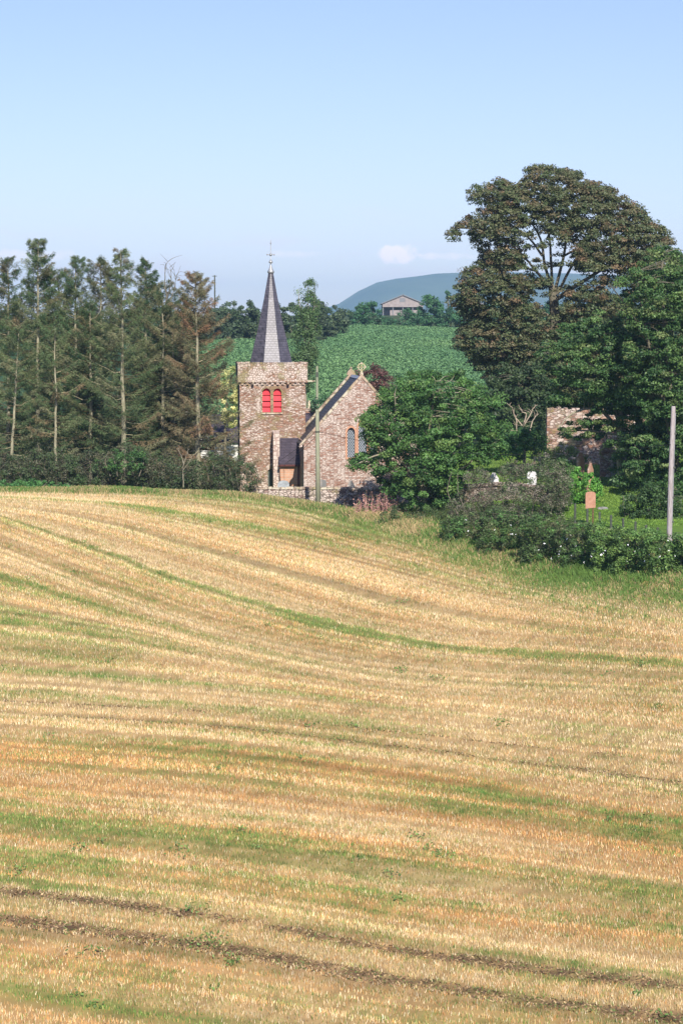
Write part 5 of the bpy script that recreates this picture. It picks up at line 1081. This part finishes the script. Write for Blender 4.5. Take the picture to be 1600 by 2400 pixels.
for fr in (.12, .4, .68):
    m = MB(); m.tube([(t_[0], t_[1] - .06, t_[2] - fr * (t_[2] - g__) - .02) for t_, g__ in tops], .006, 4); m.build('wire', M_CABLE, e, world=True)

# ------------------------------------------------------------ poles and cables
b = gpt(744, 133); e = empty('utility_pole', b, 'pale greenish wooden pole standing in front of the church', 'pole'); tz_ = float(at(744, 960, 133)[2]) - b[2]
m = MB(); m.tube([(0.03, 0, -.5), (0.01, 0, tz_ * .5), (-.02, 0, tz_ - .05), (-.02, 0, tz_)], [.155, .135, .115, .10], 12); m.build('shaft', M_POLE, e, smooth=True)
zc = float(at(744, 1012, 133)[2]) - b[2]; m = MB(); m.tube([(-.14, -.02, zc), (.14, -.02, zc)], .03, 6); m.lathe(-.01, 0, [(.135, zc - .05), (.135, zc + .05)], 12); m.build('bracket', M_POST, e)
P1 = np.array(b) + np.array([0.14, -.02, zc]); P0 = np.array(b) + np.array([-.14, -.02, zc])
b2 = gpt(1568, 104); t2 = at(1577, 952, 104); bb = at(1567, 1270, 104); e2 = empty('utility_pole', b2, 'leaning weathered pole at the right edge of the picture', 'pole')
dirn = (t2 - bb); foot = bb + dirn * ((b2[2] - .4 - bb[2]) / dirn[2])
m = MB(); Pm = np.array([foot, bb, (bb + t2) / 2 + np.array([-.03, 0, 0]), t2 - dirn * .01, t2]); m.tube(Pm, [.15, .135, .12, .105, .09], 14); m.build('shaft', M_POLE2, e2, smooth=True, world=True)
pp = np.array([bb + dirn * k + np.array([.105, -.04, 0]) for k in (0, .3, .7, .95)]); m = MB(); m.tube(pp, .018, 5); m.build('earth_wire', M_LEAD, e2, world=True)
for k in (.55, .8, .33, .15): q = bb + dirn * k + np.array([.13, -.03, 0]); m = MB(); m.box(q[0] - .04, q[0] + .05, q[1] - .05, q[1] + .04, q[2] - .04, q[2] + .04); m.build('bracket', M_POST, e2, world=True)
def cable(label, A, B, sag, r_=.016, clr=M_CABLE):
    t = np.linspace(0, 1, 24)[:, None]; P = A * (1 - t) + B * t; P[:, 2] -= (sag * 4 * t * (1 - t))[:, 0]
    m = MB(); m.tube(P, r_, 5); o = m.build('overhead_cable', clr, world=True); tag(o, label, 'cable'); return o
cable('dark cable sagging from the pale pole across the rounded tree to the right pole', P1, bb + dirn * .72 + np.array([-.1, -.12, 0]), .9, .012)
M_ = np.array(Matrix.LocRotScale(ch.location, ch.rotation_euler, None))
tw_ = lambda v: (M_ @ np.array([*v, 1.0]))[:3]
cable('upper of two thin cables from the pale pole down to the vestry', P0, tw_((BX1 - .05, VY - .3, lz(1078, VY))), .12, .014)
cable('lower of two thin cables from the pale pole down to the vestry', P0 - np.array([0, 0, .3]), tw_((BX1 + .3, VY - .28, lz(1086, VY))), .12, .014)
# far poles
b = gpt(505, 345); e = empty('utility_pole', b, 'thin far pole with short crossbar on the skyline left of the spire', 'pole'); h_ = float(at(505, 645, 345)[2]) - b[2]
m = MB(); m.tube([(0, 0, -.3), (0, 0, h_)], [.14, .10], 8); m.build('shaft', M_POST, e); m = MB(); m.box(-.4, .35, -.05, .05, h_ - .2, h_ - .1); m.build('crossbar', M_POST, e)
b = gpt(743, 178); e = empty('utility_pole', b, 'slim pale pole behind the church right of the tower top', 'pole'); h_ = float(at(743, 858, 178)[2]) - b[2]
m = MB(); m.tube([(0, 0, -.3), (0, 0, h_)], [.13, .09], 8); m.build('shaft', M_POLE, e); m = MB(); m.box(-.12, .12, -.1, .1, h_ - .9, h_ - .5); m.build('bracket', M_POST, e)

# ------------------------------------------------------------ haze
m, nt, bs = newmat('haze_air'); nt.nodes.remove(bs); pv = nt.nodes.new('ShaderNodeVolumePrincipled')
pv.inputs['Density'].default_value = 1.5e-4; pv.inputs['Color'].default_value = (.42, .68, 1.0, 1); pv.inputs['Anisotropy'].default_value = 0.0
nt.links.new(pv.outputs[0], nt.nodes['Material Output'].inputs['Volume'])
hb = MB(); hb.box(-4600, 4600, -70, 7400, -60, 200); tag(hb.build('haze', m), 'thin blue air haze over the whole landscape', 'haze', kind='stuff')
